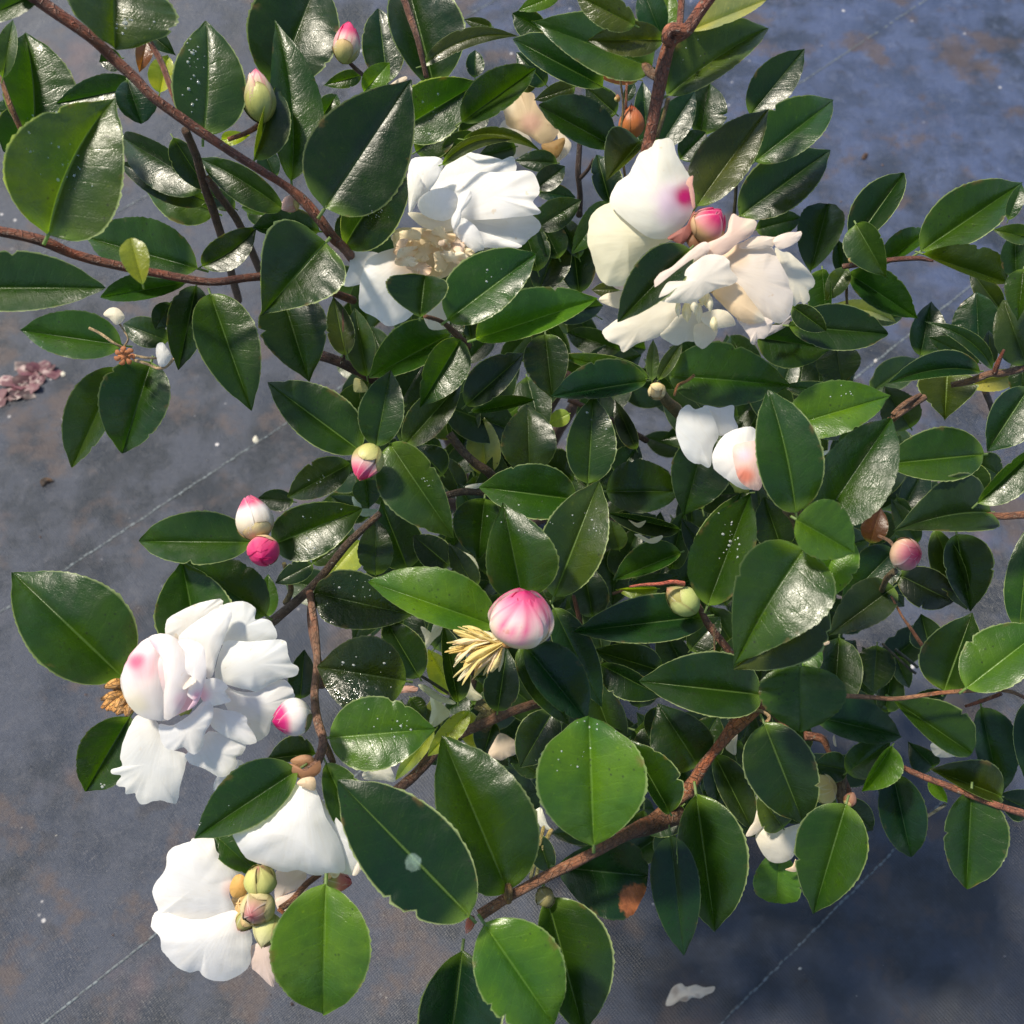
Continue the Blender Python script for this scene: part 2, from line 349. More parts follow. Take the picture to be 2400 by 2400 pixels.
def leaf(t, bx, by, tx, ty, wl, wr, d, col, bend=0, dz=0, shape='e', label=None, patch=None, fold=None, arch=None, petiole=.07):
    ox, oy, s = TILES[t]; d = d/100.
    dt = d + dz/100.
    base = P3(ox+bx*s, oy+by*s, d); tip = P3(ox+tx*s, oy+ty*s, dt)
    k = s/F*(d+dt)/2
    seed = len(leaves_done)+11; rr = random.Random(seed)
    if fold is None: fold = 1.
    if arch is None: arch = rr.uniform(-.02, .12)
    V, Fc, UV = leaf_geo(base, tip, wl*k*1.03, wr*k*1.03, bend*k, fold, arch, shape, seed=seed, curl=rr.uniform(.05, .22), petiole=petiole)
    Vw = [cam2w(*v) for v in V]
    # faces must look at the camera
    a, b, c = (V[i] for i in Fc[len(Fc)//3][:3])
    if (b-a).cross(c-a).dot(-a) < 0: Fc = [tuple(reversed(f)) for f in Fc]
    cols = None; mt = M_WET if col == 'w' else M_LEAF
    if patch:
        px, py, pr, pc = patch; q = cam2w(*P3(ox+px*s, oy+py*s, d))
        mt = leaf_material('leaf_stain_glare', False, (tuple(q), tuple((q-Vector((0, 0, CH))).normalized()), pr*s/F*d, pc[:3], pc[3] if len(pc) > 3 else 1.))
    o = link_mesh('leaf', Vw, Fc, mt, root, cam2w(*base), UV, cols, 'Patch')
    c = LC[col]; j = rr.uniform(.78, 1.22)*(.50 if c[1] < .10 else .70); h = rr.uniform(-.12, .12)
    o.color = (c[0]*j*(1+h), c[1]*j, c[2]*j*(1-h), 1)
    if label: o['label'] = label
    leaves_done.append(o); return o, V
# tile, base x y, tip x y, half width left right (seen from base to tip), distance cm, colour, then options
LV = [
# ---- upper left
('A',275,1330,655,550,300,290,56,'l',55,0,'o'), ('A',1150,768,1165,105,185,205,60,'l',-20,0,'e'),
('A',640,-180,650,268,330,230,54,'l',0,0,'b'), ('A',240,-60,-140,130,60,110,55,'m'), ('A',15,440,75,100,60,45,60,'l'),
('A',190,780,140,165,150,225,68,'m',-20,0,'e'), ('A',200,640,20,860,100,120,72,'d'), ('A',780,490,318,585,85,95,66,'m'),
('A',720,450,800,698,115,90,65,'t',0,0,'b'), ('A',1560,500,1800,-130,260,215,76,'d'), ('A',1650,1025,1552,88,110,170,63,'m',-45,0,'n'),
('A',1440,905,1570,470,30,135,62,'l'), ('A',1255,790,1415,765,38,38,64,'y'), ('A',1600,1180,1112,885,110,75,66,'m',-15),
('A',1160,1060,650,750,150,75,72,'d',0,3), ('A',1170,1140,650,910,95,60,75,'d'), ('A',1215,1200,785,1000,140,70,80,'l',0),
('A',1120,1520,480,1340,120,190,70,'m'), ('A',1050,1600,565,1685,50,95,71,'m'), ('A',808,1610,738,1345,78,72,53,'y',0,0,'b'),
('A',-220,1630,592,1630,200,125,57,'m'), ('A',1145,1505,1450,1285,95,85,70,'d',-25), ('A',1810,1310,1425,1290,40,120,68,'d'),
('A',1845,1370,1472,1792,212,262,62,'d',0,0,'o'), ('A',1570,1195,1360,1175,30,80,74,'m'), ('A',905,525,950,305,80,55,72,'y'),
('A',860,200,990,310,55,50,72,'d'), ('A',830,235,790,405,45,45,70,'r'), ('A',690,330,560,350,60,60,76,'d'), ('A',1400,1180,1600,1250,60,70,78,'m'),
('A',1560,1010,1480,830,60,60,70,'t'),('A',60,640,20,560,60,60,73,'m'),
('A',980,780,1180,1090,60,90,70,'d',0,2),('A',1330,1180,1150,1080,50,60,73,'d'),
# ---- upper centre
('B',390,1180,887,438,275,265,61,'d'), ('B',505,1395,880,1000,120,175,66,'d',45), ('B',480,1385,620,1175,90,90,68,'d'),
('B',800,745,1272,460,155,155,70,'m'), ('B',1165,690,1588,383,135,78,69,'m'), ('B',1010,500,850,-120,150,245,76,'d'),
('B',745,470,690,35,115,115,80,'t'), ('B',610,520,760,350,65,65,74,'b'), ('B',595,425,380,485,45,45,80,'m'), ('B',380,650,460,530,55,60,80,'m'),
('B',945,373,1490,205,60,42,66,'o',62), ('M',1330,655,635,285,95,175,66,'t'), ('M',900,250,645,100,110,90,70,'m'),
('M',1010,-50,695,78,60,60,68,'b'), ('M',1700,510,783,160,165,265,62,'l',0,0,'o'), ('M',1785,300,1215,305,112,125,59,'o'),
('M',1570,190,1120,-40,115,110,58,'o'), ('M',1775,285,1620,-110,110,110,60,'t'), ('M',1600,600,1135,445,80,60,68,'r',0,0,'e','brown withered leaf'),
('C',870,180,890,-70,60,60,66,'b'), ('B',1170,790,1618,862,38,36,66,'o',60), ('B',1052,932,1470,795,30,42,65.5,'o',62),
('B',1470,830,1255,890,60,60,70,'d'), ('M',985,1230,662,1210,70,85,69,'d'), ('M',825,1430,1048,1250,90,80,68,'d'),
('M',835,1450,1125,1490,80,50,72,'t'), ('M',830,1720,1168,1508,120,100,70,'m'), ('M',840,2050,700,1600,100,140,73,'d'),
('M',1000,1950,860,1650,90,120,73,'d'),('M',1150,1950,1010,1640,60,100,74,'d'),
('C',150,1650,290,1300,110,110,74,'d'), ('C',380,1660,330,1240,90,110,75,'d'), ('C',610,1640,450,1640,45,45,72,'o'),
('B',905,860,1160,680,90,95,74,'d'), ('B',1150,755,1325,655,55,50,75,'d'), ('B',1240,440,1240,280,50,50,79,'t'),
('B',1335,150,1175,110,35,30,82,'o'), ('M',720,680,850,590,45,45,73,'o'), ('M',1120,655,812,755,70,70,71,'o'),
('M',900,640,675,390,95,85,72,'t'), ('M',1430,860,1195,650,110,100,72,'d'), ('M',1500,760,1570,620,40,40,72,'d'),
('B',1045,1950,1160,1720,80,80,75,'d'),('M',120,1180,380,1000,90,90,74,'d'),
('B',1085,1812,1583,1437,205,128,61.5,'m'), ('B',930,1797,957,1560,205,130,60.5,'d',0,0,'b'), ('B',1245,1920,1935,1690,175,75,64,'b'),
# ---- upper right
('C',880,540,1457,153,195,92,62,'l',20), ('C',1010,172,1465,-12,120,38,61,'P'), ('C',1350,650,1657,273,125,98,70,'d'),
('C',1375,912,1847,545,172,118,68,'m'), ('C',1290,1222,1803,848,168,135,71,'d'), ('C',1045,1168,1462,603,178,115,64,'o',5),
('M',1410,1110,840,792,95,215,66,'d'), ('C',830,840,1038,510,105,90,72,'t'), ('C',770,840,738,455,65,65,73,'t'),
('C',1060,770,1120,465,85,125,76,'d'), ('C',950,900,1095,750,80,85,75,'t'), ('C',728,800,540,1017,30,165,66,'o',0,0,'o'),
('C',560,1165,478,870,60,100,72,'d'), ('C',545,1150,342,1432,80,72,68,'m'), ('C',1008,1410,600,1822,95,155,60.5,'d'),
('C',1690,1535,1790,1150,130,110,72,'d',0,0,'b'), ('C',1380,1300,1640,1230,70,75,76,'d'),
('N',380,1060,862,385,215,125,70,'d'), ('N',410,870,688,1354,125,195,66,'l',0,0,'o'), ('N',630,1240,1090,920,150,60,71,'m'),
('N',1000,1115,1938,478,285,195,68,'m'), ('N',1010,1140,1765,1395,215,45,67,'o',0,0,'b'), ('N',340,1315,968,1725,195,120,70,'m'),
('N',120,1650,780,1760,85,60,74,'P',60), ('N',325,1265,148,1552,95,95,68,'o'), ('D',790,800,820,1152,40,100,69,'m'),
('N',1790,830,1915,500,60,70,64,'m'), ('N',1970,990,1668,925,75,95,62,'l'), ('N',1860,1360,1850,930,120,130,66,'d'),
('N',300,1340,240,1000,70,80,73,'t'),
('Q',1080,645,1170,190,112,165,74,'t'), ('Q',1560,560,1540,115,190,155,76,'t'), ('Q',1740,270,1485,-70,90,90,77,'g'),
('Q',1672,752,1130,375,60,72,66,'d',-72), ('Q',1570,775,818,876,62,150,64,'t',-60), ('Q',1560,700,1150,490,85,100,72,'d'),
('Q',1950,720,1760,185,160,210,63,'o'), ('Q',1930,-70,1882,348,85,125,60,'m'), ('Q',1300,790,1280,1178,228,215,70,'o',0,0,'o'),
('Q',1880,790,1390,880,110,55,72,'P'), ('Q',1965,920,1630,1430,225,155,64,'t'), ('Q',1550,1860,2050,1390,60,175,62,'m'),
('H',1705,398,1130,455,125,172,66,'m'), ('H',600,240,1184,64,178,122,66,'b'), ('Q',1000,1240,780,900,150,150,76,'g'),
('D',420,1185,835,1250,112,140,70,'d'), ('D',600,1120,1162,1166,140,110,68,'d'), ('D',620,1010,815,1150,60,70,66,'d'),
('D',870,1235,900,1445,115,120,78,'g'), ('D',1070,1085,1255,1060,40,45,80,'g'), ('Q',1660,720,1640,430,60,60,74,'g'),
('Q',1930,640,1900,1060,90,100,70,'d'),('D',880,1500,560,1460,50,50,74,'t'),('Q',1500,1500,1750,1640,130,150,73,'g'),
('Q',1560,1780,1420,1480,150,130,72,'g'),('Q',420,1420,620,1220,90,60,72,'m'),
# ---- left middle
('E',692,505,113,420,108,152,68,'m'), ('E',668,632,404,1202,80,162,70,'l'), ('E',855,600,690,1120,150,205,68,'m'),
('E',950,480,690,380,80,85,74,'d'), ('E',965,265,880,415,62,62,73,'d'), ('E',1110,170,1010,642,100,112,72,'d'),
('E',1190,215,1420,867,172,160,66,'m'), ('F',390,-20,540,462,190,172,70,'d'), ('F',832,862,298,467,128,182,68,'m'),
('F',920,838,1005,400,130,115,66,'m'), ('F',1000,820,1362,1356,122,200,66,'l'), ('F',775,935,413,1127,90,108,71,'l'),
('F',860,1015,880,1185,78,78,72,'m'), ('F',340,1392,838,1190,145,155,67,'m'), ('F',455,1150,255,1128,60,60,73,'d'),
('E',1422,1620,764,1615,122,168,68,'m'), ('I',1125,540,1030,33,195,215,68,'m'), ('I',1505,345,1052,38,120,172,71,'d'),
('F',562,1500,348,1612,60,60,70,'d'), ('F',830,1370,640,1590,95,95,84,'Y'), ('F',920,1565,918,1235,98,95,73,'g'),
('F',1125,1790,568,1665,150,168,72,'w',0,0,'b','wet leaf covered in rain drops'), ('F',1592,1852,873,1600,98,205,66,'b'),
('F',1342,200,878,450,78,168,71,'m'), ('F',1400,230,1170,613,132,102,68,'m'), ('F',1085,830,1405,470,112,92,72,'g'),
('F',1430,605,1765,305,125,75,72,'g'), ('F',1465,642,1822,573,58,22,75,'m'), ('F',1540,1000,1520,655,98,92,80,'P'),
('F',1790,990,1778,598,150,150,72,'g'), ('F',1595,705,1725,610,50,50,82,'b'), ('G',605,895,52,825,132,165,69,'m'),
('F',1535,1130,1500,1472,105,160,72,'d'), ('F',1400,1095,1300,895,70,70,80,'g'), ('F',1100,1530,950,1150,130,140,80,'d'),
('F',1335,1510,1130,1340,90,90,79,'d'), ('F',750,320,680,-10,75,75,76,'o'), ('F',870,440,800,50,85,75,77,'l'),
('F',1050,600,1190,365,95,95,76,'d'), ('F',1060,810,1260,540,95,95,75,'d'),
('F',560,1500,800,1330,40,60,75,'l'),('F',300,1800,310,1560,60,60,78,'b'),('F',1480,560,1600,500,70,50,76,'b'),
('F',1300,1000,1150,830,100,100,77,'d'),('F',1480,1640,1330,1380,70,70,77,'g'),
# ---- centre
('G',300,1462,190,912,155,235,65,'m'), ('G',480,1445,735,788,185,165,67,'l'), ('G',672,805,703,303,130,142,68,'m'),
('G',775,850,1205,850,175,115,72,'d'), ('G',1335,550,1214,982,190,135,72,'m'), ('G',1350,1495,1590,862,195,140,65,'m'),
('G',1300,1350,1545,850,120,60,67,'m'), ('G',1195,1195,813,1352,42,125,74,'m'), ('G',1190,1065,778,972,72,30,77,'g'),
('G',1065,1400,828,1405,62,15,74,'y'), ('G',1342,1555,590,1645,110,155,70,'t'), ('G',1085,1865,690,1745,72,105,73,'g'),
('K',960,60,1235,625,112,95,71,'t'), ('G',1010,210,488,75,35,70,71,'m'), ('G',1002,225,465,312,52,155,69,'t'),
('G',430,-40,470,322,112,135,71,'d'), ('G',1128,192,1835,250,200,145,68,'m'), ('G',1035,218,1040,-10,36,36,67,'l'),
('G',1070,218,1205,0,45,36,67,'l'), ('G',945,610,820,325,60,42,75,'k'), ('G',830,755,960,590,80,80,76,'t'),
('G',590,785,322,700,30,140,73,'g'), ('G',565,410,435,472,48,48,84,'Y'), 
('G',930,1340,1100,1180,80,80,79,'d'),('G',700,1560,640,1250,90,110,76,'d'),('G',900,1420,1180,1330,60,60,78,'d'),
('G',1250,1750,1420,1560,80,80,76,'d'),('G',850,1180,800,1010,60,60,80,'l'),('G',1340,1230,1200,1000,60,70,75,'d'),
# ---- big near leaves, right of centre
('H',640,728,484,33,160,188,58,'m',-20), ('H',765,805,1187,183,170,215,59,'m'), ('H',640,765,970,955,190,130,56.4,'b',0,0,'r'),
('H',690,930,284,1608,285,232,57,'m',-15,0,'o'), ('H',770,1180,288,1615,235,40,60.2,'o'),  ('H',900,850,735,1262,145,65,60,'b'), ('H',1745,730,1207,830,110,218,66,'g',-30,0,'o'),
('H',1550,850,1630,1292,160,90,71,'d'), ('H',1430,820,1615,1290,70,95,72,'g'), ('H',1215,1075,1548,1240,112,112,72,'k'),
('H',1195,1150,828,1422,105,135,71,'g'), ('H',1200,940,900,1240,120,120,73,'t'), ('H',1480,1738,1640,1293,182,135,67,'d'),
('H',1605,1722,2060,1370,190,135,62,'b'), ('H',1905,1385,1965,780,95,90,66,'m'), ('L',665,145,664,527,240,218,62,'m',0,0,'r'),
('L',650,130,790,55,80,80,64,'b'), ('H',1100,1480,1080,1745,105,105,84,'g'), ('H',1205,1540,1285,1725,50,50,84,'g'),
('H',960,1700,900,1500,80,80,84,'t'),('H',1400,1500,1350,1300,90,90,80,'g'),('H',1060,900,1120,700,70,70,76,'r'),
('H',1330,900,1180,650,60,60,78,'g'),('H',560,930,460,640,110,110,72,'d'),
# ---- right lower
('L',440,310,-240,234,142,205,67,'d'), ('L',460,470,692,1055,182,200,66,'d'), ('L',180,650,405,1095,110,70,72,'g'),
('L',75,872,186,1665,232,145,68,'m'), ('L',-70,1110,8,1792,130,135,66,'t'), ('L',925,928,738,1557,175,198,64,'m'),
('L',550,1180,530,1498,125,130,72,'b',0,0,'b'), ('L',930,750,1175,575,90,95,68,'m'), ('L',1185,600,1013,857,120,25,67,'b'),
('L',930,735,745,700,80,85,69,'d'), ('L',1190,757,1297,1243,130,115,69,'t'), ('L',1635,850,1605,1407,200,125,67,'m'),
('L',735,430,1258,550,148,80,68,'t'), ('L',1192,340,1632,640,165,72,66,'m',0,0,'b'), ('L',1690,380,1800,892,150,75,69,'t'),
('L',1805,885,1410,735,45,150,68,'o'), ('L',1400,780,1500,922,25,45,70,'b'), ('L',1965,350,1930,780,62,70,66,'t'),
('L',1965,960,1785,880,90,90,72,'d'), ('K',1780,955,1555,610,185,155,71,'d'), ('L',900,900,1085,1090,80,90,72,'d'),
('L',865,900,690,1020,50,55,70,'m'), ('L',570,1065,420,860,90,110,70,'l'), ('L',60,700,200,420,110,110,74,'d'),
('L',1420,720,1280,580,90,60,80,'t'),('L',1300,340,1500,300,40,60,75,'d'),
# ---- lower left
('I',695,695,63,93,225,288,66,'m'), ('I',735,915,480,1348,175,155,69,'m'), ('I',1685,1218,1092,1610,125,190,63,'m'),
('J',480,850,745,1092,78,78,66,'m'), ('J',1062,400,790,432,30,110,72,'d'), ('I',1700,815,1722,540,75,75,75,'d'),
('Z',952,1596,740,1562,88,86,67.4,'w',0,0,'e','wet leaf with glaring reflections'), ('J',1138,312,1735,262,205,195,65,'b'),
('J',1120,455,1345,955,130,92,64,'m'), ('Z',1100,2146,793,1830,102,110,55.5,'t',0,0,'e','big dark leaf with a pale round glare spot',(968,2022,20,(.30,.42,.40,.55))),  # disc of reflected glare painted into the leaf colour
('Z',1190,2090,1037,1728,88,125,60,'m'), ('K',1187,1412,1160,678,292,295,60,'b',0,0,'b'),
('K',1618,1218,1388,812,45,152,64,'m'), ('P',650,1010,1120,1690,292,258,57,'b'), ('P',1050,835,1300,1740,310,150,62,'m'),
('P',505,1180,415,1920,300,215,61,'t'),
('P',1120,640,1715,700,190,270,66,'t',0,0,'b','dark leaf with a rusty brown tip',(1630,860,110,(.30,.10,.04))),
('K',1225,380,1582,565,55,115,72,'d'), ('K',800,272,1152,705,178,98,64,'t'), ('K',770,280,1062,738,60,98,66,'d'),
('K',960,640,770,965,120,120,70,'d'), ('R',590,605,330,165,150,155,72,'d'), ('R',880,790,770,200,62,130,73,'d'),
('R',1180,860,1250,390,130,130,73,'g'), ('R',840,730,655,390,100,95,84,'Y'), ('R',690,985,720,725,75,75,82,'P'),
('R',965,860,648,1205,78,75,76,'y'), ('R',960,860,1040,1165,65,100,80,'Y'), ('R',700,1010,395,1395,55,65,80,'Y'),
('R',1395,780,1195,850,85,80,82,'Y'), ('J',1120,1140,1100,1915,248,285,62,'b',0,0,'e'), ('K',1560,620,1520,820,70,70,74,'t'),
('K',620,700,560,900,60,90,79,'d'),('K',880,1000,700,880,60,90,78,'g'),('K',870,1340,940,1560,60,80,74,'d'),
('K',1690,1180,1500,1350,90,70,72,'d'),('R',520,760,640,920,70,70,74,'d'),('R',1330,300,1180,150,60,60,76,'d'),('K',1250,860,1400,780,90,90,74,'d'),
]
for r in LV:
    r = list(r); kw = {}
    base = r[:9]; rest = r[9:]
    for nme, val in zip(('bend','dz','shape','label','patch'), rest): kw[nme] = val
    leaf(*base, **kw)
# ------------------------------------------------------------------ filler leaves deep in the shrub (too many and too hidden to pick apart)
def inside(x, y, poly):
    r = False; j = len(poly)-1
    for i in range(len(poly)):
        if (poly[i][1] > y) != (poly[j][1] > y) and x < (poly[j][0]-poly[i][0])*(y-poly[i][1])/(poly[j][1]-poly[i][1])+poly[i][0]: r = not r
        j = i
    return r
core = [(820,640),(1100,560),(1330,640),(1450,800),(1700,860),(2050,900),(2150,1200),(2050,1500),(2150,1750),(1980,1900),(1700,1980),(1420,1960),(1180,1800),(900,1700),(960,1450),(760,1380),(830,1180),(830,900)]
rr = random.Random(5); Vs, Fs, UVs = [], [], []
n = 0
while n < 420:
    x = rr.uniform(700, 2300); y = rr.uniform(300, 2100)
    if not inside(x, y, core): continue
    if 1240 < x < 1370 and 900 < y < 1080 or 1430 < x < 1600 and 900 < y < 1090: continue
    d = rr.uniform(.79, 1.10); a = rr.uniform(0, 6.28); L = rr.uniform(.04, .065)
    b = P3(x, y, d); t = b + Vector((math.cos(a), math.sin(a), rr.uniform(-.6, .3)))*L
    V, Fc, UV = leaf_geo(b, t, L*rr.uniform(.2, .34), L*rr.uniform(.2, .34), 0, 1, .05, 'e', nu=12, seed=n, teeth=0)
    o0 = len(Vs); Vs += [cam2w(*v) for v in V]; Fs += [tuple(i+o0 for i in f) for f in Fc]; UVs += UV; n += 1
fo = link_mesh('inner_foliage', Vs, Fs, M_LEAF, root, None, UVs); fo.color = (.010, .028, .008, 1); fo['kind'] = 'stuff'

# ------------------------------------------------------------------ branches
def catmull(pts, n):
    out = []
    P = [pts[0]]+list(pts)+[pts[-1]]
    for i in range(1, len(P)-2):
        for k in range(n):
            t = k/n; out.append(.5*((2*P[i])+(-P[i-1]+P[i+1])*t+(2*P[i-1]-5*P[i]+4*P[i+1]-P[i+2])*t*t+(-P[i-1]+3*P[i]-3*P[i+1]+P[i+2])*t**3))
    out.append(P[-2]); return out
def tube_geo(pts, rad, seg=10, sub=6, rough=.10, seed=0):
    P = catmull([Vector(p) for p in pts], sub); R = [v.x for v in catmull([Vector((r, 0, 0)) for r in rad], sub)]
    V, Fc, UV = [], [], []; up = Vector((.3, .5, .8)); s = 0
    for i, p in enumerate(P):
        t = (P[min(i+1, len(P)-1)]-P[max(i-1, 0)]).normalized()
        a = t.cross(up).normalized(); up2 = a.cross(t); up = up2
        if i: s += (p-P[i-1]).length
        for k in range(seg):
            an = 2*math.pi*k/seg; dirv = a*math.cos(an)+up2*math.sin(an)
            r = R[i]*(1+rough*noise.noise(p*70+dirv*1.3+Vector((seed, 0, 0))))*(1+.12*max(0, noise.noise(p*35+Vector((0, seed, 0)))))
            V.append(p+dirv*r); UV.append((s*20, k/seg))
    for i in range(len(P)-1):
        for k in range(seg):
            q = i*seg; Fc.append((q+k, q+(k+1) % seg, q+seg+(k+1) % seg, q+seg+k))
    c0 = len(V); V += [P[0], P[-1]]; UV += [(0, 0), (0, 0)]; e = (len(P)-1)*seg
    for k in range(seg):
        Fc.append((c0, (k+1) % seg, k)); Fc.append((c0+1, e+k, e+(k+1) % seg))
    return V, Fc, UV
def branch(t, pts, col=(.16, .075, .045), label=None, name='branch', parent=None, rough=.14):
    ox, oy, s = TILES[t]; Q = []; R = []
    for x, y, r, d in pts:
        Q.append(cam2w(*P3(ox+x*s, oy+y*s, d/100.))); R.append(r*s/F*d/100.*.9)
    V, Fc, UV = tube_geo(Q, R, seed=len(bpy.data.meshes), rough=rough)
    o = link_mesh(name, V, Fc, M_BARK, parent or root, Q[0], UV); o.color = (*col, 1)
    if label: o['label'] = label
    return o
RB = (.20, .075, .040); GB = (.13, .085, .055); PB = (.34, .20, .12)
branch('A', [(60,-120,46,54),(230,10,42,55),(500,200,36,56),(640,330,34,57),(760,440,34,57.5),(880,560,33,58),(1100,720,30,59),(1420,930,27,60),(1600,1040,25,61),(1700,1120,34,61.5),(1800,1230,34,62),(1880,1340,32,63),(1960,1420,30,66),(2100,1600,30,80)], RB, 'long reddish branch crossing the upper left')
branch('A', [(-60,1300,34,58),(130,1335,33,58.5),(270,1375,36,59),(420,1440,30,60),(650,1500,28,61),(880,1545,26,62),(1180,1595,25,63),(1430,1570,26,64),(1650,1570,26,68),(2000,1700,26,80)], RB, 'reddish branch coming in from the left edge')
branch('A', [(790,120,14,60),(850,240,17,61),(920,370,18,61),(1000,590,18,60),(1050,680,18,59)], RB)
branch('A', [(1050,740,26,60),(1110,880,26,64),(1160,1060,27,68),(1245,1310,26,74),(1350,1700,24,95)], GB)
branch('A', [(1180,1010,22,66),(1250,1120,24,70),(1360,1280,24,76),(1500,1600,24,95)], GB)
branch('A', [(5,440,14,62),(60,600,17,62),(140,780,15,63)], (.3,.16,.06))
branch('B', [(830,-30,22,64),(870,90,21,64),(920,240,19,64),(965,440,16,65)], (.17,.095,.06))
branch('C', [(1150,-60,42,58),(1060,70,40,58.5),(985,175,40,59),(905,225,40,59.5),(865,330,40,60),(820,560,38,61),(780,780,38,62),(750,930,36,64),(700,1300,32,80)], RB, 'thick reddish stem at the top')
branch('C', [(985,175,38,59),(900,165,36,58.8),(870,215,30,58.9),(900,245,22,59.2)], (.32,.12,.06), 'knobbly leaf scar on the stem')
branch('C', [(965,-60,24,60),(955,60,22,60),(948,160,20,59.5)], RB)
branch('C', [(720,320,26,63),(760,390,34,62),(820,440,26,61)], GB)
branch('C', [(610,440,7,67),(630,600,8,68),(615,790,9,69),(640,1000,8,70)], (.3,.26,.12)); branch('C', [(650,470,8,68),(645,600,9,68.5),(650,640,9,69)], (.3,.14,.08))
branch('C', [(885,555,14,62),(860,650,13,62.5),(820,780,12,63)], (.16,.15,.06))
branch('C', [(385,800,16,80),(375,980,18,81),(385,1100,18,82),(380,1220,20,84)], (.07,.05,.05)); branch('C', [(385,1010,14,81),(430,960,12,80),(460,900,8,79)], (.07,.05,.05))
branch('C', [(1270,1010,10,70),(1265,1120,11,71),(1255,1230,12,72)], (.06,.07,.035))
branch('N', [(290,1255,26,67),(500,1230,26,67),(720,1195,25,66.5),(960,1180,24,66),(1040,1190,20,66),(1110,1205,12,66)], (.17,.075,.055)); branch('N', [(330,1280,14,68),(325,1480,14,70),(330,1620,14,74)], GB)
branch('Q', [(1990,735,34,63),(1750,790,31,63.5),(1650,795,32,63.5),(1500,850,32,64),(1330,885,26,64.5)], (.20,.12,.08)); branch('Q', [(1690,790,26,63),(1720,700,22,62.5),(1768,595,12,62)], RB, 'short broken twig stub')
branch('Q', [(1120,985,30,67),(980,1070,32,67),(860,1155,34,67),(700,1300,34,74)], (.20,.12,.08)); branch('Q', [(1080,965,18,67),(950,1040,22,66.5),(850,1130,22,66.5)], (.22,.13,.08))
branch('Q', [(1610,930,30,73),(1660,1060,26,76),(1700,1200,24,80)], (.14,.12,.11)); branch('H', [(1990,735,26,66),(1820,748,24,66),(1715,738,14,66)], (.28,.14,.08))
branch('F', [(1335,765,26,74),(1400,850,27,74),(1480,930,28,74),(1595,1025,28,76),(1750,1300,28,86)], (.10,.07,.045)); branch('F', [(1310,1115,22,74),(1420,1092,22,74),(1540,1100,20,74)], (.10,.075,.05))
branch('F', [(590,315,34,77),(680,345,32,77),(770,385,32,78),(1000,500,30,84)], (.08,.04,.035)); branch('F', [(735,60,8,76),(737,200,8,76),(740,340,9,77)], (.12,.08,.06))
branch('F', [(940,1220,20,70),(850,1300,22,71),(750,1400,25,72),(640,1540,26,73),(540,1650,28,73.5),(440,1740,30,74),(330,1830,32,75),(240,1900,30,78)], (.09,.065,.045), 'dark twig reaching to the two pink buds'); branch('F', [(560,1670,18,74),(550,1800,22,73),(570,1932,24,72),(590,2040,24,71),(620,2200,26,70)], (.16,.09,.07))
branch('F', [(400,1500,14,70),(440,1640,18,73),(410,1720,20,75)], (.20,.20,.09))
branch('I', [(1750,210,22,72),(1775,350,24,71),(1795,600,24,70),(1780,800,26,69),(1800,950,28,67),(1830,1060,28,65),(1790,1180,28,64),(1720,1240,26,63)], (.24,.15,.11), 'pale brown flowering twig'); branch('J', [(1080,270,20,66),(1130,380,22,66),(1160,450,20,65)], GB)
branch('K', [(540,1800,34,59.5),(700,1700,34,60),(900,1590,34,60.5),(1100,1490,34,61),(1280,1395,34,62),(1500,1270,34,68),(1720,1100,40,70)], (.22,.11,.06), 'stout brown branch at the bottom'); branch('K', [(700,1720,26,60),(705,1660,28,59.6),(700,1620,16,60)], (.3,.2,.07))
branch('K', [(60,1100,30,80),(170,1010,32,80),(290,880,32,80),(400,790,32,79),(560,715,32,78),(700,655,30,77),(820,615,30,77),(1000,560,28,84)], (.13,.075,.045))
branch('K', [(1720,1120,40,70),(1780,980,30,70),(1850,890,26,69),(1920,800,26,69)], (.15,.085,.06)); branch('L', [(20,860,46,70),(90,760,34,69.5),(160,660,26,69),(220,580,34,68.5),(330,450,52,68),(440,370,44,67.5),(510,340,36,68)], (.24,.10,.05), 'peeling reddish fork behind the leaves'); branch('K', [(1330,1350,30,66),(1500,1290,56,68),(1680,1230,50,70)], (.15,.085,.055))
branch('K', [(200,440,9,74),(300,500,10,74),(420,580,10,74)], (.05,.07,.03)); branch('K', [(560,720,60,79),(600,640,50,78),(520,600,34,78)], (.12,.13,.04))
branch('K', [(905,1290,12,74),(880,1400,14,74),(830,1590,12,75)], (.30,.34,.14)); branch('K', [(950,1310,14,74),(900,1420,14,74),(860,1590,12,75)], (.30,.34,.14))
branch('O', [(560,742,20,65),(760,752,20,65),(980,765,18,64.5),(1300,722,18,64),(1600,700,18,63.5),(1830,712,16,63),(1990,790,14,63)], PB, 'pale straight twig on the right'); branch('O', [(1490,822,12,67),(1620,780,16,67),(1760,728,16,66)], (.26,.11,.09))
branch('O', [(970,1260,22,68),(1150,1345,26,67.5),(1400,1440,28,67),(1620,1530,28,66.5),(1760,1580,28,66),(1990,1650,30,66)], (.28,.13,.09), 'rosy brown twig at the right edge'); branch('O', [(930,-10,9,70),(1010,140,10,70),(1080,240,14,70),(1180,390,18,70)], (.30,.17,.11)); branch('O', [(960,390,12,82),(1060,470,12,82),(1130,530,12,82)], (.06,.08,.06))
branch('G', [(1290,1480,16,69),(1345,1590,24,69),(1420,1690,24,69),(1520,1810,24,69),(1640,1960,26,69),(1760,2150,28,69),(1860,2300,28,69)], (.17,.09,.065)); branch('G', [(1385,1600,7,68),(1387,1700,6,68),(1388,1770,5,68)], (.2,.16,.1))
branch('G', [(590,1440,12,74),(620,1560,16,75),(660,1760,18,78)], (.13,.07,.045)); branch('G', [(1060,235,22,69),(1110,330,34,72),(1200,420,40,78),(1300,600,40,90)], (.20,.18,.09))
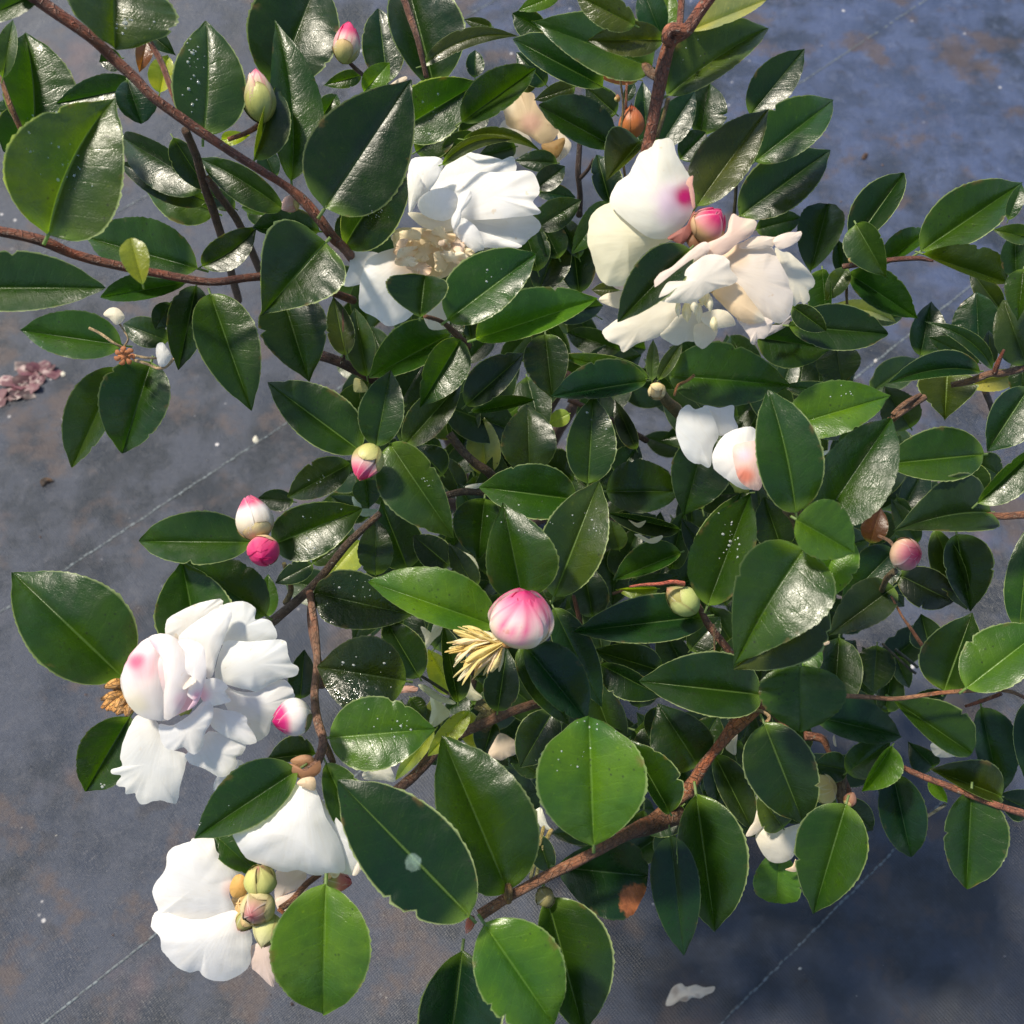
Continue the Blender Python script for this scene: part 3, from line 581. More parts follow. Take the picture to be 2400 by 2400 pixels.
branch('G', [(1275,190,10,66.5),(1230,225,9,66.7),(1180,250,9,67),(1160,310,8,67)], (.45,.30,.13), 'withered flower stalk'); branch('G', [(560,330,16,77),(760,420,16,78),(1000,560,20,84)], (.10,.06,.045))
branch('H', [(1110,860,10,68),(1170,890,12,67),(1200,930,12,66.5)], (.2,.14,.1)); branch('H', [(1200,1060,22,67),(1150,1110,18,69),(1100,1250,18,74)], (.16,.15,.09)); branch('H', [(600,700,50,59.5),(650,760,46,59.5),(690,900,40,64)], (.22,.19,.07))
branch('L', [(690,540,30,70),(790,560,26,70),(830,640,16,70),(900,760,18,70),(930,860,28,69)], (.22,.10,.06)); branch('L', [(900,760,30,69),(895,850,34,69),(905,950,20,70)], (.12,.09,.05)); branch('L', [(385,410,8,67),(440,400,10,66.6),(490,435,12,66.4),(470,465,11,66.4),(440,450,10,66.4)], (.40,.34,.22))
branch('J', [(1080,1085,22,68),(1000,1150,20,67),(930,1230,20,66.5),(860,1280,20,66)], (.16,.10,.06)); branch('J', [(850,1280,14,65),(890,1305,12,65),(935,1290,8,65)], (.3,.15,.08)); branch('B', [(955,1790,12,62),(1050,1820,15,64),(1120,1880,20,67),(1200,1960,26,70)], (.16,.09,.055)); branch('B', [(520,345,12,71),(560,385,13,72),(600,420,13,75)], (.12,.05,.04))
branch('A', [(1480,700,20,62),(1400,750,16,62),(1290,790,14,62)], (.35,.15,.08)); branch('L', [(1370,1010,9,71),(1490,930,10,70.5)], (.2,.25,.25)); branch('C', [(640,270,18,69),(600,180,16,68),(540,60,16,68)], GB)
branch('L', [(1130,20,8,82),(1270,150,8,82),(1320,190,8,82)], (.07,.08,.06)); branch('G', [(810,1430,10,74),(900,1400,8,74)], (.12,.08,.05))
# stems rising from the mat to the branches above
foot = root.location
for (x, y, d, r, jx, jy) in [(1500,1250,86,.0065,.02,.01),(1000,1180,90,.006,-.02,.0),(1250,1500,84,.007,.01,-.02),(1330,880,92,.006,0,.02),(1740,1480,84,.006,.04,0),(1900,1150,88,.005,.03,.02),(960,760,88,.005,-.03,.03),(1500,760,88,.006,.02,.04),(1100,1620,84,.006,0,-.03)]:
    a = foot + Vector((jx, jy, -.005)); b = cam2w(*P3(x, y, d/100.)); m1 = a.lerp(b, .35)+Vector((jx*.6, jy*.6, .04)); m2 = a.lerp(b, .7)+Vector((0, 0, .03))
    V, Fc, UV = tube_geo([a, m1, m2, b], [r*1.5, r*1.2, r, r*.75]); o = link_mesh('stem', V, Fc, M_BARK, root, a, UV); o.color = (.10, .065, .045, 1)

# ------------------------------------------------------------------ petals, flowers, buds
WH = (.90,.89,.87); CR = (.87,.79,.62); GY = (.82,.83,.82); PE = (.88,.66,.46); PK = (.80,.10,.26); MG = (.62,.015,.16); LP = (.88,.52,.62); TAN = (.60,.42,.20); OL = (.32,.36,.09); YE = (.78,.66,.34)
def lerp3(a, b, t): t = max(0, min(1, t)); return tuple(a[i]+(b[i]-a[i])*t for i in range(3))
def petal(t, poly, d, col=WH, bulge=.10, parent=None, spots=(), base=None, ruffle=.035, cen=None, name='petal', label=None, slope=(0, 0), crease=0., seed=None):
    bulge *= .8; ruffle *= .6; crease *= .4
    """a petal with its own outline, cupped, with a rolled and waved rim. slope: cm nearer per tile-hundred px in x and y"""
    ox, oy, s = TILES[t]; seed = seed if seed is not None else len(bpy.data.meshes); rs = random.Random(seed)
    pts = [Vector((ox+x*s, oy+y*s, 0)) for x, y in poly]
    n = len(pts); out = []; sub = max(4, int(72/n))
    for i in range(n):
        p0, p1, p2, p3 = pts[i-1], pts[i], pts[(i+1) % n], pts[(i+2) % n]
        for k in range(sub):
            q = k/sub; out.append(.5*((2*p1)+(-p0+p2)*q+(2*p0-5*p1+4*p2-p3)*q*q+(-p0+3*p1-3*p2+p3)*q**3))
    A = sum((out[i-1].x*out[i].y-out[i].x*out[i-1].y for i in range(len(out))))/2
    if cen: c = Vector((ox+cen[0]*s, oy+cen[1]*s, 0))
    else:
        cx = sum((out[i-1].x+out[i].x)*(out[i-1].x*out[i].y-out[i].x*out[i-1].y) for i in range(len(out)))/(6*A)
        cy = sum((out[i-1].y+out[i].y)*(out[i-1].x*out[i].y-out[i].x*out[i-1].y) for i in range(len(out)))/(6*A); c = Vector((cx, cy, 0))
    size = math.sqrt(abs(A)); m = size/F*d/100.
    b = Vector((ox+base[0]*s, oy+base[1]*s, 0)) if base else c+Vector((0, size*.6, 0))
    V, Fc, UV, Cc = [], [], [], []; R = 11; no = len(out)
    ph = rs.uniform(0, 6); kf = rs.randint(4, 6)
    rad_ = [(q-c).length for q in out]; no_ = len(out); h_ = max(2, no_//9)
    sm = [sum(rad_[(i+k) % no_]*(1+math.cos(math.pi*k/(h_+1))) for k in range(-h_, h_+1))/sum(1+math.cos(math.pi*k/(h_+1)) for k in range(-h_, h_+1)) for i in range(no_)]
    def add(p, r, th):
        rel = (p-c)/size
        if r > 0: r = min(1.25, (p-c).length/sm[int(round(th/(2*math.pi)*no_)) % no_])
        z = bulge*m*(1-r*r)*1.15 + ruffle*m*r**3*(math.sin(kf*th+ph)+.5*math.sin((2*kf+1)*th+ph*2)) - .02*m*max(0, r-.86)/.14
        nz = noise.noise(Vector((p.x*.010+seed, p.y*.010, 0)))*.05*m + noise.noise(Vector((p.x*.03, p.y*.03, seed)))*.022*m*r
        ab = math.atan2((p-b).y, (p-b).x); z += crease*m*math.sin(9*ab+seed)*min(1, (p-b).length/size)
        z += nz + rel.x*slope[0]/100. + rel.y*slope[1]/100.
        P = P3(p.x, p.y, d/100.-z); V.append(cam2w(*P))
        UV.append(((p-b).length/size*.4, ab/6.283+.5))
        cc = col
        for (sx, sy, sr, sc) in spots:
            dd = math.hypot(p.x-(ox+sx*s), p.y-(oy+sy*s))/(sr*s); dd += .22*noise.noise(Vector((p.x*.03, p.y*.03, 3)))
            w = max(0, min(1, 1.15-dd)); cc = lerp3(cc, sc, w*w*(3-2*w))
        Cc.append((*cc, 1))
    add(c, 0, 0)
    for k in range(1, R+1):
        r = (k/R)**.8
        for i, p in enumerate(out):
            q = p-c; edge = 1.
            if k == R: edge = 1+.016*noise.noise(Vector((i*.45, seed, 0)))+.014*noise.noise(Vector((i*1.1, seed, 5)))
            add(c+q*r*edge, r, 2*math.pi*i/no)
    for i in range(no):
        j = (i+1) % no; Fc.append((0, 1+i, 1+j))
        for k in range(R-1):
            a0 = 1+k*no; Fc.append((a0+i, a0+no+i, a0+no+j, a0+j))
    o = link_mesh(name, V, Fc, M_PETAL, parent or root, V[0], UV, Cc)
    if label: o['label'] = label
    return o

def ovoid(c, ax, W, L, prof=.8, pw=.75, n=16, m=14):
    """returns point function of (t, phi, scale)"""
    ax = ax.normalized(); e1 = ax.cross(Vector((.2, .3, 1))).normalized(); e2 = ax.cross(e1)
    def f(t, phi, sc=1.):
        r = W/2*max(0., math.sin(math.pi*max(0, min(1, t))**prof))**pw*sc
        return c + ax*((t-.5)*L*(1+(sc-1)*.5)) + (e1*math.cos(phi)+e2*math.sin(phi))*r
    return f
def bud(t, x, y, w, l, d, axis, stops, scales=3, parent=None, label=None, petals=6, scol=OL, scol2=TAN, name='bud', sclen=.5, openness=0.):
    """axis: (x, y, towards camera) from the stalk to the tip, in picture directions. stops: [(t, colour)]"""
    ox, oy, s = TILES[t]; k = s/F*d/100.; W = w*k; L = l*k
    cw = cam2w(*P3(ox+x*s, oy+y*s, d/100.)); ax = cam2wd(Vector((axis[0], -axis[1], axis[2]))).normalized()
    f = ovoid(cw, ax, W, L); rs = random.Random(int(x*7+y))
    def colr(q):
        for i in range(len(stops)-1):
            if q <= stops[i+1][0]: return lerp3(stops[i][1], stops[i+1][1], (q-stops[i][0])/max(1e-6, stops[i+1][0]-stops[i][0]))
        return stops[-1][1]
    V, Fc, C = [], [], []; n, m = 16, 14
    for i in range(m+1):
        for j in range(n): V.append(f(i/m, 2*math.pi*j/n, .95)); C.append((*colr(i/m), 1))
    for i in range(m):
        for j in range(n): Fc.append((i*n+j, i*n+(j+1) % n, (i+1)*n+(j+1) % n, (i+1)*n+j))
    core_ = link_mesh(name, V, Fc, M_PETAL, parent or root, cw, None, C)
    if label: core_['label'] = label
    def shell(nm, t0, t1, hw, phi0, sc, cf, mat_, lift, point):
        V, Fc, C, UV = [], [], [], []; nu, nv = 14, 10
        for i in range(nu+1):
            q = i/nu; tt = t0+(t1-t0)*q
            wdt = hw*(1-q**point)**.5 if q < 1 else .02
            wdt = max(wdt, .03)
            for j in range(nv+1):
                v = j/nv*2-1; ph = phi0+v*wdt+(q-.5)*.35
                p = f(tt, ph, sc+.035*v*1.0+lift*q*q+.012*math.sin(7*v+phi0*3))
                V.append(p); UV.append((q*.5, (v*.5+.5)*.25)); C.append((*cf(tt, abs(v), q), 1))
        for i in range(nu):
            for j in range(nv):
                a = i*(nv+1)+j; Fc.append((a, a+1, a+nv+2, a+nv+1))
        return link_mesh(nm, V, Fc, mat_, core_, V[0], UV, C)
    for p in range(petals):
        edge = rs.uniform(.75, 1)
        shell('bud_petal', .06, rs.uniform(.84, 1.) if p else .99, rs.uniform(.75, 1.15), p*2.4+rs.uniform(-.3, .3), 1+(.03 if w > 220 else .018)*p, lambda tt, v, q, p=p: lerp3(lerp3(colr(tt), lerp3(colr(min(1, tt+.3)), PK, .25), max(0, noise.noise(Vector(((v+p)*4.3, q*1.4, p))))*(2.2 if stops[-1][1] in (MG, PK) and tt > .3 else .2)), lerp3(colr(tt), MG if (stops[-1][1] in (MG, PK) and tt > .45) else WH, .55), v**8*edge), M_PETAL, openness, 5)
    for p in range(scales):
        sl = sclen*rs.uniform(.75, 1.1)
        shell('bud_scale', .01, sl, rs.uniform(.8, 1.15), p*6.283/max(1, scales)+rs.uniform(-.3, .3), 1.10+.015*p, lambda tt, v, q: lerp3(lerp3(scol, scol2, q*1.1), (.16, .09, .04), max(0, v-.75)*2.2+max(0, q-.85)*3), M_SCALE, -.02, 3)
    return core_
def flower_core(t, x, y, r, d, col=OL, label=None):
    """calyx / receptacle at the heart of a flower; its petals hang on it"""
    ox, oy, s = TILES[t]; k = s/F*d/100.; c = cam2w(*P3(ox+x*s, oy+y*s, d/100.)); V, Fc, C = [], [], []; n, m = 14, 9
    for i in range(m+1):
        a = math.pi*i/m
        for j in range(n):
            b = 2*math.pi*j/n; rr_ = r*k*(1+.12*math.sin(5*b+i)); V.append(c+Vector((math.cos(b)*math.sin(a), math.sin(b)*math.sin(a), math.cos(a)))*rr_); C.append((*col, 1))
    for i in range(m):
        for j in range(n): Fc.append((i*n+j, i*n+(j+1) % n, (i+1)*n+(j+1) % n, (i+1)*n+j))
    o = link_mesh('flower', V, Fc, M_SCALE, root, c, None, C)
    if label: o['label'] = label
    return o
def frill(t, x, y, r, d, col, parent, ang=None, name='petal', k=0):
    rs = random.Random(int(x*3+y)); a = rs.uniform(0, 6.28) if ang is None else ang
    P = []
    for i in range(9):
        th = a+i*6.283/9; q = r*(1+.40*math.sin(2*(th-a)+k)+rs.uniform(-.25, .25)); P.append((x+math.cos(th)*q, y+math.sin(th)*q*.8))
    c2 = lerp3(col, (.70,.42,.20), .45); an = rs.uniform(0, 6.28)
    return petal(t, P, d, col, .22, parent, spots=[(x+math.cos(an)*r, y+math.sin(an)*r, r*.9, c2)], ruffle=.34, slope=(rs.uniform(-1.6, 1.6), rs.uniform(-1.6, 1.6)), name=name)

# flower 1: open white flower with a cream heart, upper centre
f = flower_core('B', 1000, 1380, 60, 68.3, OL, 'open white flower with a crumpled cream heart')
petal('B', [(495,1615),(530,1500),(525,1405),(610,1420),(700,1440),(720,1540),(600,1605)], 67.6, WH, parent=f, base=(900,1400))
petal('B', [(640,1460),(760,1410),(880,1410),(945,1520),(940,1620),(915,1740),(850,1812),(750,1847),(680,1800),(595,1752),(582,1690),(590,1600),(610,1520)], 67.0, WH, .12, f, [(880,1440,200,PE)], base=(950,1380), slope=(0,-.9), crease=.02)
petal('B', [(1045,1640),(1100,1700),(1095,1840),(1070,1862),(985,1862),(945,1780),(940,1660)], 67.9, CR, parent=f, base=(1000,1500))
petal('B', [(985,1090),(1075,935),(1165,858),(1240,868),(1340,888),(1425,912),(1440,885),(1464,900),(1468,975),(1380,1020),(1250,1060),(1100,1100)], 67.2, WH, .10, f, base=(1000,1250), slope=(.8,0))
petal('B', [(1000,1100),(1080,1010),(1250,975),(1400,975),(1500,966),(1565,975),(1602,1050),(1600,1100),(1568,1140),(1590,1170),(1609,1208),(1500,1225),(1300,1243),(1150,1240),(1040,1180)], 66.5, WH, .10, f, base=(1000,1250), slope=(1.0,.3))
petal('B', [(1170,1240),(1300,1238),(1450,1225),(1550,1213),(1610,1265),(1600,1310),(1555,1345),(1490,1395),(1380,1375),(1280,1340)], 67.3, GY, .08, f, base=(1050,1300))
petal('B', [(1200,1300),(1320,1325),(1400,1350),(1505,1390),(1430,1412),(1300,1402),(1220,1430)], 66.9, WH, .14, f, base=(1100,1350))
petal('B', [(862,985),(872,920),(900,893),(1010,886),(1055,905),(1062,930),(1030,1010),(980,1080),(930,1130),(890,1050)], 65.8, WH, .14, f, base=(920,1250))
petal('B', [(858,985),(900,975),(935,1010),(943,1070),(915,1140),(870,1210),(862,1100)], 65.2, WH, .2, f, base=(900,1250))
petal('B', [(915,1145),(950,1100),(1010,1070),(1075,1066),(1130,1095),(1145,1150),(1125,1215),(1070,1250),(1000,1240),(935,1205)], 64.6, WH, .34, f, base=(1000,1300))
petal('B', [(1135,1180),(1150,1110),(1190,1080),(1218,1085),(1220,1120),(1195,1165),(1165,1200),(1155,1260),(1120,1300),(1105,1240)], 64.2, WH, .22, f, base=(1100,1300))
petal('B', [(860,1205),(930,1205),(1000,1240),(1060,1250),(1125,1230),(1145,1275),(1110,1305),(1040,1312),(950,1288),(895,1248)], 64.9, CR, .2, f, base=(1000,1330))
petal('B', [(1150,1238),(1190,1240),(1250,1290),(1287,1365),(1288,1412),(1230,1420),(1190,1390),(1150,1350),(1115,1305)], 64.9, WH, .2, f, base=(1080,1330))
petal('B', [(790,1300),(950,1290),(1110,1295),(1200,1380),(1215,1440),(1150,1510),(1090,1560),(1000,1590),(930,1600),(880,1510),(790,1430)], 66.3, (.84,.68,.44), .05, f, base=(1000,1300))
for i, (x, y, r) in enumerate([(860,1340,62),(885,1430,64),(925,1510,62),(1000,1350,52),(1060,1330,58),(1085,1405,50),(1150,1370,62),(960,1430,62),(1045,1480,58),(1115,1460,58),(820,1400,48),(1000,1560,56),(1180,1430,42),(850,1480,46),(1060,1385,30),(900,1380,34),(1130,1420,30)]):
    frill('B', x, y, r, 65.4-(i % 5)*.22, [(.89,.76,.52),(.90,.81,.62),(.89,.70,.54),(.85,.68,.40)][i % 4], f, k=i)

# flower 2: nodding white bell with a magenta spot
f = flower_core('U', 860, 800, 60, 62.6, (.22,.11,.07), 'plump white flower seen from behind with a magenta spot')
petal('U', [(250,1150),(400,1120),(400,1180),(370,1222),(300,1210)], 64.2, (.88,.72,.66), .1, f, base=(700,800))
petal('U', [(172,1300),(220,1255),(300,1235),(375,1225),(380,1300),(345,1362),(250,1342)], 64.4, CR, .15, f, base=(700,1000))
petal('U', [(240,570),(400,500),(600,560),(760,690),(790,780),(770,840),(690,860),(610,900),(500,960),(450,1050),(425,1130),(385,1188),(250,1190),(190,1150),(150,1080),(115,950),(85,860),(95,750),(105,680),(160,610)], 62.6, (.88,.83,.60), .20, f, [(600,560,200,(.89,.85,.76))], base=(850,820), ruffle=.02, crease=.012)
petal('U', [(255,565),(300,430),(340,390),(395,350),(440,270),(480,190),(560,150),(600,95),(640,84),(722,86),(760,200),(820,300),(860,370),(895,500),(890,600),(850,690),(780,770),(690,832),(560,830),(400,720)], 61.6, (.89,.87,.76), .22, f, [(740,560,210,(.88,.68,.80)),(830,520,125,MG),(815,530,60,(.66,.02,.2))], base=(850,800), ruffle=.015, crease=.012)
petal('U', [(830,420),(850,375),(885,362),(880,420),(895,520),(898,595),(880,600),(862,520),(850,450)], 60.6, (.70,.42,.34), .1, f, name='sepal')
petal('U', [(690,830),(760,780),(850,720),(880,640),(900,640),(880,760),(830,850),(790,880),(730,850)], 61.3, (.42,.16,.13), .2, f, name='sepal')
petal('U', [(830,830),(880,780),(940,830),(960,890),(900,930),(850,890)], 61.5, (.28,.14,.07), .3, f, name='sepal')
bud('U', 1010, 725, 250, 275, 61.2, (.45,-.55,.55), [(0,TAN),(.35,(.66,.42,.20)),(.55,(.72,.30,.30)),(.8,MG),(1,(.6,.08,.2))], 3, label='tan and magenta bud between the two large flowers', scol=(.42,.26,.12), scol2=(.55,.36,.2), sclen=.6)

# flower 3: loose cream flower facing down
f = flower_core('U', 1060, 1180, 70, 61.5, TAN, 'loose cream flower with drooping petals')
petal('U', [(198,1535),(260,1480),(330,1430),(450,1370),(560,1310),(700,1290),(775,1330),(770,1400),(700,1490),(640,1562),(560,1600),(480,1620),(420,1655),(365,1690),(340,1680),(325,1640),(270,1620),(225,1590)], 62.8, (.85,.79,.66), .08, f, base=(1000,1200), crease=.02)
petal('U', [(635,1560),(700,1490),(780,1410),(940,1390),(1010,1480),(960,1560),(905,1612),(830,1610),(760,1642),(690,1610)], 62.6, (.82,.77,.64), .08, f, base=(1000,1250))
petal('U', [(890,1500),(960,1470),(1060,1500),(1062,1560),(1030,1610),(965,1665),(930,1655),(895,1615)], 62.2, CR, .12, f, base=(1000,1250))
petal('U', [(930,1420),(1050,1370),(1150,1390),(1205,1480),(1130,1505),(1060,1512),(1000,1500)], 62.0, (.86,.80,.66), .14, f, base=(1000,1250))
petal('U', [(1500,905),(1560,935),(1610,940),(1690,1010),(1760,1080),(1803,1155),(1790,1200),(1755,1230),(1765,1290),(1722,1330),(1690,1310),(1640,1340),(1600,1200),(1530,1050)], 62.3, (.85,.80,.66), .1, f, base=(1100,1100), slope=(-.6,0), crease=.02)
petal('U', [(1100,960),(1180,890),(1280,860),(1400,890),(1480,900),(1530,1000),(1600,1130),(1610,1200),(1640,1260),(1620,1390),(1555,1470),(1490,1465),(1430,1440),(1330,1340),(1220,1180),(1140,1060)], 61.2, (.86,.77,.68), .15, f, [(1180,960,150,PE)], base=(1080,1050))
petal('U', [(1230,900),(1300,835),(1400,815),(1500,822),(1580,800),(1500,870),(1480,900),(1400,912),(1310,915)], 60.8, (.88,.76,.64), .16, f, base=(1100,950))
petal('U', [(1490,850),(1520,815),(1600,788),(1660,785),(1698,780),(1703,805),(1680,850),(1620,890),(1540,915),(1500,885)], 60.6, (.88,.75,.64), .1, f, base=(1400,880))
petal('U', [(1140,780),(1155,700),(1185,645),(1230,670),(1270,680),(1330,688),(1365,715),(1345,775),(1300,830),(1220,870),(1120,955),(1020,965),(970,930),(990,870),(1080,830)], 60.4, (.88,.67,.56), .13, f, [(1300,720,80,CR)], base=(1000,950))
petal('U', [(592,1130),(640,1090),(720,1050),(800,980),(880,910),(960,860),(1010,880),(990,950),(900,1010),(820,1080),(740,1150),(660,1230),(625,1290),(602,1285),(595,1220)], 59.9, (.88,.75,.66), .16, f, base=(1050,920))
petal('U', [(628,1295),(650,1220),(700,1160),(770,1165),(810,1150),(830,1070),(900,1010),(990,955),(1100,962),(1155,1000),(1165,1060),(1220,1140),(1170,1185),(1100,1205),(1020,1235),(960,1270),(890,1320),(800,1322),(700,1318)], 59.0, (.88,.82,.72), .14, f, base=(1060,1000), ruffle=.05, crease=.012)
petal('U', [(1030,1250),(1080,1205),(1190,1165),(1250,1200),(1300,1270),(1370,1360),(1425,1440),(1400,1465),(1330,1475),(1240,1455),(1160,1390),(1090,1320)], 60.2, (.88,.68,.44), .25, f, [(1400,1440,80,CR)], base=(1000,1180), crease=.02)
petal('U', [(1215,1440),(1300,1465),(1400,1425),(1475,1450),(1480,1480),(1455,1550),(1420,1590),(1375,1592),(1345,1635),(1318,1620),(1312,1580),(1270,1520)], 60.6, (.87,.75,.66), .14, f, base=(1150,1300), ruffle=.07)
for i, (x, y, w, h) in enumerate([(835,1390,38,70),(925,1400,30,70),(985,1300,34,55),(770,1370,22,55),(950,1290,28,50),(1010,1330,26,55),(1040,1480,30,50),(890,1340,30,60)]):
    petal('U', [(x-w*.4,y-h),(x+w*.5,y-h),(x+w,y),(x+w*.3,y+h),(x-w*.2,y+h*.9),(x-w,y)], 59.7-.1*i+.3, [(.88,.80,.52),(.88,.82,.62)][i % 2], .5, f, base=(x,y-h*2))

# flower 4: full white flower with a pink shouldered ball
f = flower_core('I', 1040, 860, 50, 66.5, OL, 'full white flower with a pink tinged ball of petals')
petal('I', [(1340,1160),(1388,1195),(1350,1260),(1290,1320),(1220,1350),(1212,1290),(1260,1220)], 66.6, WH, .1, f)
petal('I', [(935,440),(945,370),(1000,330),(1100,282),(1180,260),(1245,250),(1262,275),(1230,330),(1150,420),(1060,480),(960,480)], 65.8, WH, .10, f, base=(1000,800))
petal('I', [(1230,310),(1258,285),(1350,263),(1410,275),(1448,310),(1443,365),(1490,362),(1540,385),(1566,470),(1480,520),(1350,540),(1250,500)], 65.6, (.84,.86,.84), .10, f, base=(1050,750), crease=.02)
petal('I', [(1010,480),(1080,400),(1170,340),(1230,305),(1312,320),(1290,420),(1260,500),(1228,590),(1200,690),(1150,680),(1120,560)], 64.2, WH, .14, f, base=(1060,820))
petal('I', [(1230,600),(1255,520),(1290,485),(1400,492),(1500,485),(1590,480),(1622,500),(1630,560),(1650,610),(1690,640),(1675,685),(1590,705),(1520,735),(1460,772),(1400,765),(1300,740),(1218,700)], 64.8, (.84,.86,.85), .14, f, base=(1050,800), ruffle=.045)
petal('I', [(1240,740),(1340,770),(1440,775),(1540,720),(1620,712),(1664,780),(1662,810),(1600,870),(1540,930),(1520,1010),(1455,1060),(1400,1050),(1370,950),(1290,880)], 65.4, WH, .10, f, base=(1050,800), crease=.02)
petal('I', [(1150,710),(1230,700),(1290,745),(1275,775),(1308,825),(1260,845),(1200,855),(1150,830),(1120,760)], 63.2, WH, .12, f, [(1140,790,70,LP)], base=(1000,800), ruffle=.1)
petal('I', [(1200,870),(1280,880),(1340,888),(1395,920),(1400,960),(1435,1010),(1452,1060),(1400,1075),(1340,1055),(1260,1020),(1190,960)], 64.0, WH, .12, f, base=(1050,800), ruffle=.05)
petal('I', [(1050,1130),(1120,1080),(1180,1000),(1280,1020),(1350,1040),(1392,1070),(1375,1125),(1335,1148),(1345,1185),(1300,1245),(1240,1258),(1190,1230),(1140,1205),(1090,1190),(1060,1165)], 64.4, WH, .12, f, base=(1050,850), crease=.02)
petal('I', [(700,1050),(740,960),(780,910),(880,940),(930,1030),(970,1100),(1055,1130),(1050,1200),(1025,1290),(1005,1390),(985,1410),(930,1395),(880,1392),(830,1410),(795,1412),(770,1375),(762,1350),(712,1355),(708,1318),(665,1310),(660,1290),(685,1250),(635,1242),(632,1215),(690,1195),(680,1140)], 64.6, (.84,.84,.80), .12, f, base=(950,900), ruffle=.03)
petal('I', [(900,960),(980,965),(1080,900),(1150,830),(1200,830),(1208,900),(1190,960),(1160,1010),(1150,1080),(1110,1128),(1070,1120),(1040,1090),(990,1105),(940,1095),(912,1050)], 63.0, WH, .16, f, base=(1000,850), ruffle=.06, crease=.02)
petal('I', [(682,725),(700,640),(740,560),(800,495),(870,455),(935,448),(1000,475),(1060,540),(1110,640),(1150,720),(1130,800),(1070,870),(1000,910),(940,938),(880,938),(790,912),(715,830)], 63.2, (.88,.84,.80), .46, f, [(830,640,190,(.90,.62,.66)),(785,590,95,(.86,.24,.34)),(1070,850,110,LP),(740,820,110,(.86,.80,.62))], base=(900,980), ruffle=.008)
petal('I', [(690,700),(705,640),(740,570),(800,500),(850,470),(900,520),(930,620),(950,740),(960,850),(930,935),(870,935),(790,910),(715,830)], 61.9, (.88,.85,.82), .26, f, [(800,630,120,(.90,.55,.60)),(775,600,60,(.84,.18,.30)),(770,850,90,(.86,.82,.66))], base=(880,960), ruffle=.01)
petal('I', [(840,470),(935,450),(1000,478),(1055,540),(1070,640),(1075,740),(1050,830),(1000,905),(930,930),(920,800),(930,680),(900,560)], 61.7, (.88,.84,.82), .26, f, [(860,530,70,(.90,.50,.58)),(1040,830,70,(.88,.66,.70))], base=(950,960), ruffle=.01)
petal('I', [(1010,490),(1080,480),(1150,520),(1165,600),(1168,690),(1140,770),(1100,820),(1060,790),(1100,740),(1085,690),(1050,660),(1045,560)], 61.4, (.88,.84,.82), .14, f, [(1120,800,50,(.86,.5,.6))], base=(1080,820))
frill('I', 1068, 720, 38, 61.3, (.84,.76,.66), f); petal('I', [(1090,830),(1120,770),(1150,690),(1160,720),(1140,790),(1110,850),(1060,880)], 61.6, (.86,.62,.70), .2, f)
for i, (x0, y0, x1, y1) in enumerate([(690,730,590,750),(700,790,570,820),(700,830,600,880),(710,850,660,905),(720,850,715,915),(680,760,575,870),(700,800,640,890)]):
    branch('I', [(x0,y0,30,65.2),((x0+x1)/2+8,(y0+y1)/2-6,34,64.8),(x1,y1,10,64.5)], (.62,.38,.12), name='sepal', parent=f, rough=.4)

# flower 5: white cone seen from the side under its twig
f = flower_core('J', 1010, 560, 46, 63.6, (.60,.42,.24), 'white cone shaped flower hanging under its twig')
petal('J', [(985,560),(1060,600),(1085,650),(1150,730),(1240,830),(1325,925),(1350,945),(1330,1020),(1290,1082),(1240,1085),(1180,1060),(1080,950),(1020,780)], 63.2, WH, .18, f, base=(1010,560), crease=.02)
petal('J', [(960,570),(1020,560),(1080,640),(1120,760),(1200,900),(1230,1040),(1200,1078),(1140,1075),(1085,1092),(1030,1085),(960,1060),(880,1072),(780,1035),(680,1000),(640,955),(610,900),(590,848),(640,815),(700,770),(780,715),(850,670)], 62.4, WH, .30, f, base=(1000,560), crease=.012, ruffle=.02)
petal('J', [(955,570),(990,540),(1055,538),(1060,608),(1020,605),(985,590)], 62.0, (.80,.62,.42), .3, f, name='sepal')
petal('J', [(905,460),(960,470),(1000,500),(1060,490),(1085,440),(1090,500),(1040,540),(980,545),(930,510)], 63.0, (.42,.22,.12), .3, f, name='sepal'); petal('J', [(920,440),(980,410),(1040,415),(1050,455),(1000,480),(950,470)], 63.8, (.48,.27,.15), .3, f, name='sepal')
petal('J', [(1325,940),(1360,950),(1335,1030),(1300,1085),(1270,1085),(1300,1010)], 63.0, (.88,.78,.70), .1, f); petal('J', [(1140,1060),(1200,1060),(1190,1095),(1160,1105)], 63.4, CR, .2, f)

# flower 6: flat round white flower at the lower left
f = flower_core('J', 640, 1260, 70, 66.2, (.55,.36,.16), 'round white flower lit brightly at the lower left')
petal('J', [(370,880),(475,868),(500,950),(540,990),(600,1050),(655,1090),(600,1130),(575,1200),(610,1300),(560,1380),(430,1360),(300,1400),(180,1390),(150,1340),(170,1290),(140,1200),(150,1140),(210,1060),(222,970),(268,925),(350,900)], 65.4, WH, .16, f, [(590,1170,80,(.88,.66,.60))], base=(640,1240), crease=.015)
petal('J', [(170,1290),(300,1330),(420,1340),(520,1310),(610,1290),(640,1360),(700,1420),(695,1520),(688,1600),(620,1660),(540,1690),(460,1680),(420,1655),(400,1630),(350,1640),(280,1612),(230,1560),(190,1510),(180,1440),(130,1380)], 64.8, WH, .18, f, [(650,1370,60,(.90,.62,.56))], base=(640,1240), crease=.015)
petal('J', [(690,1500),(760,1470),(835,1480),(822,1560),(828,1650),(826,1718),(800,1710),(740,1650),(690,1600)], 65.2, (.86,.68,.60), .1, f, base=(720,1380), crease=.02)
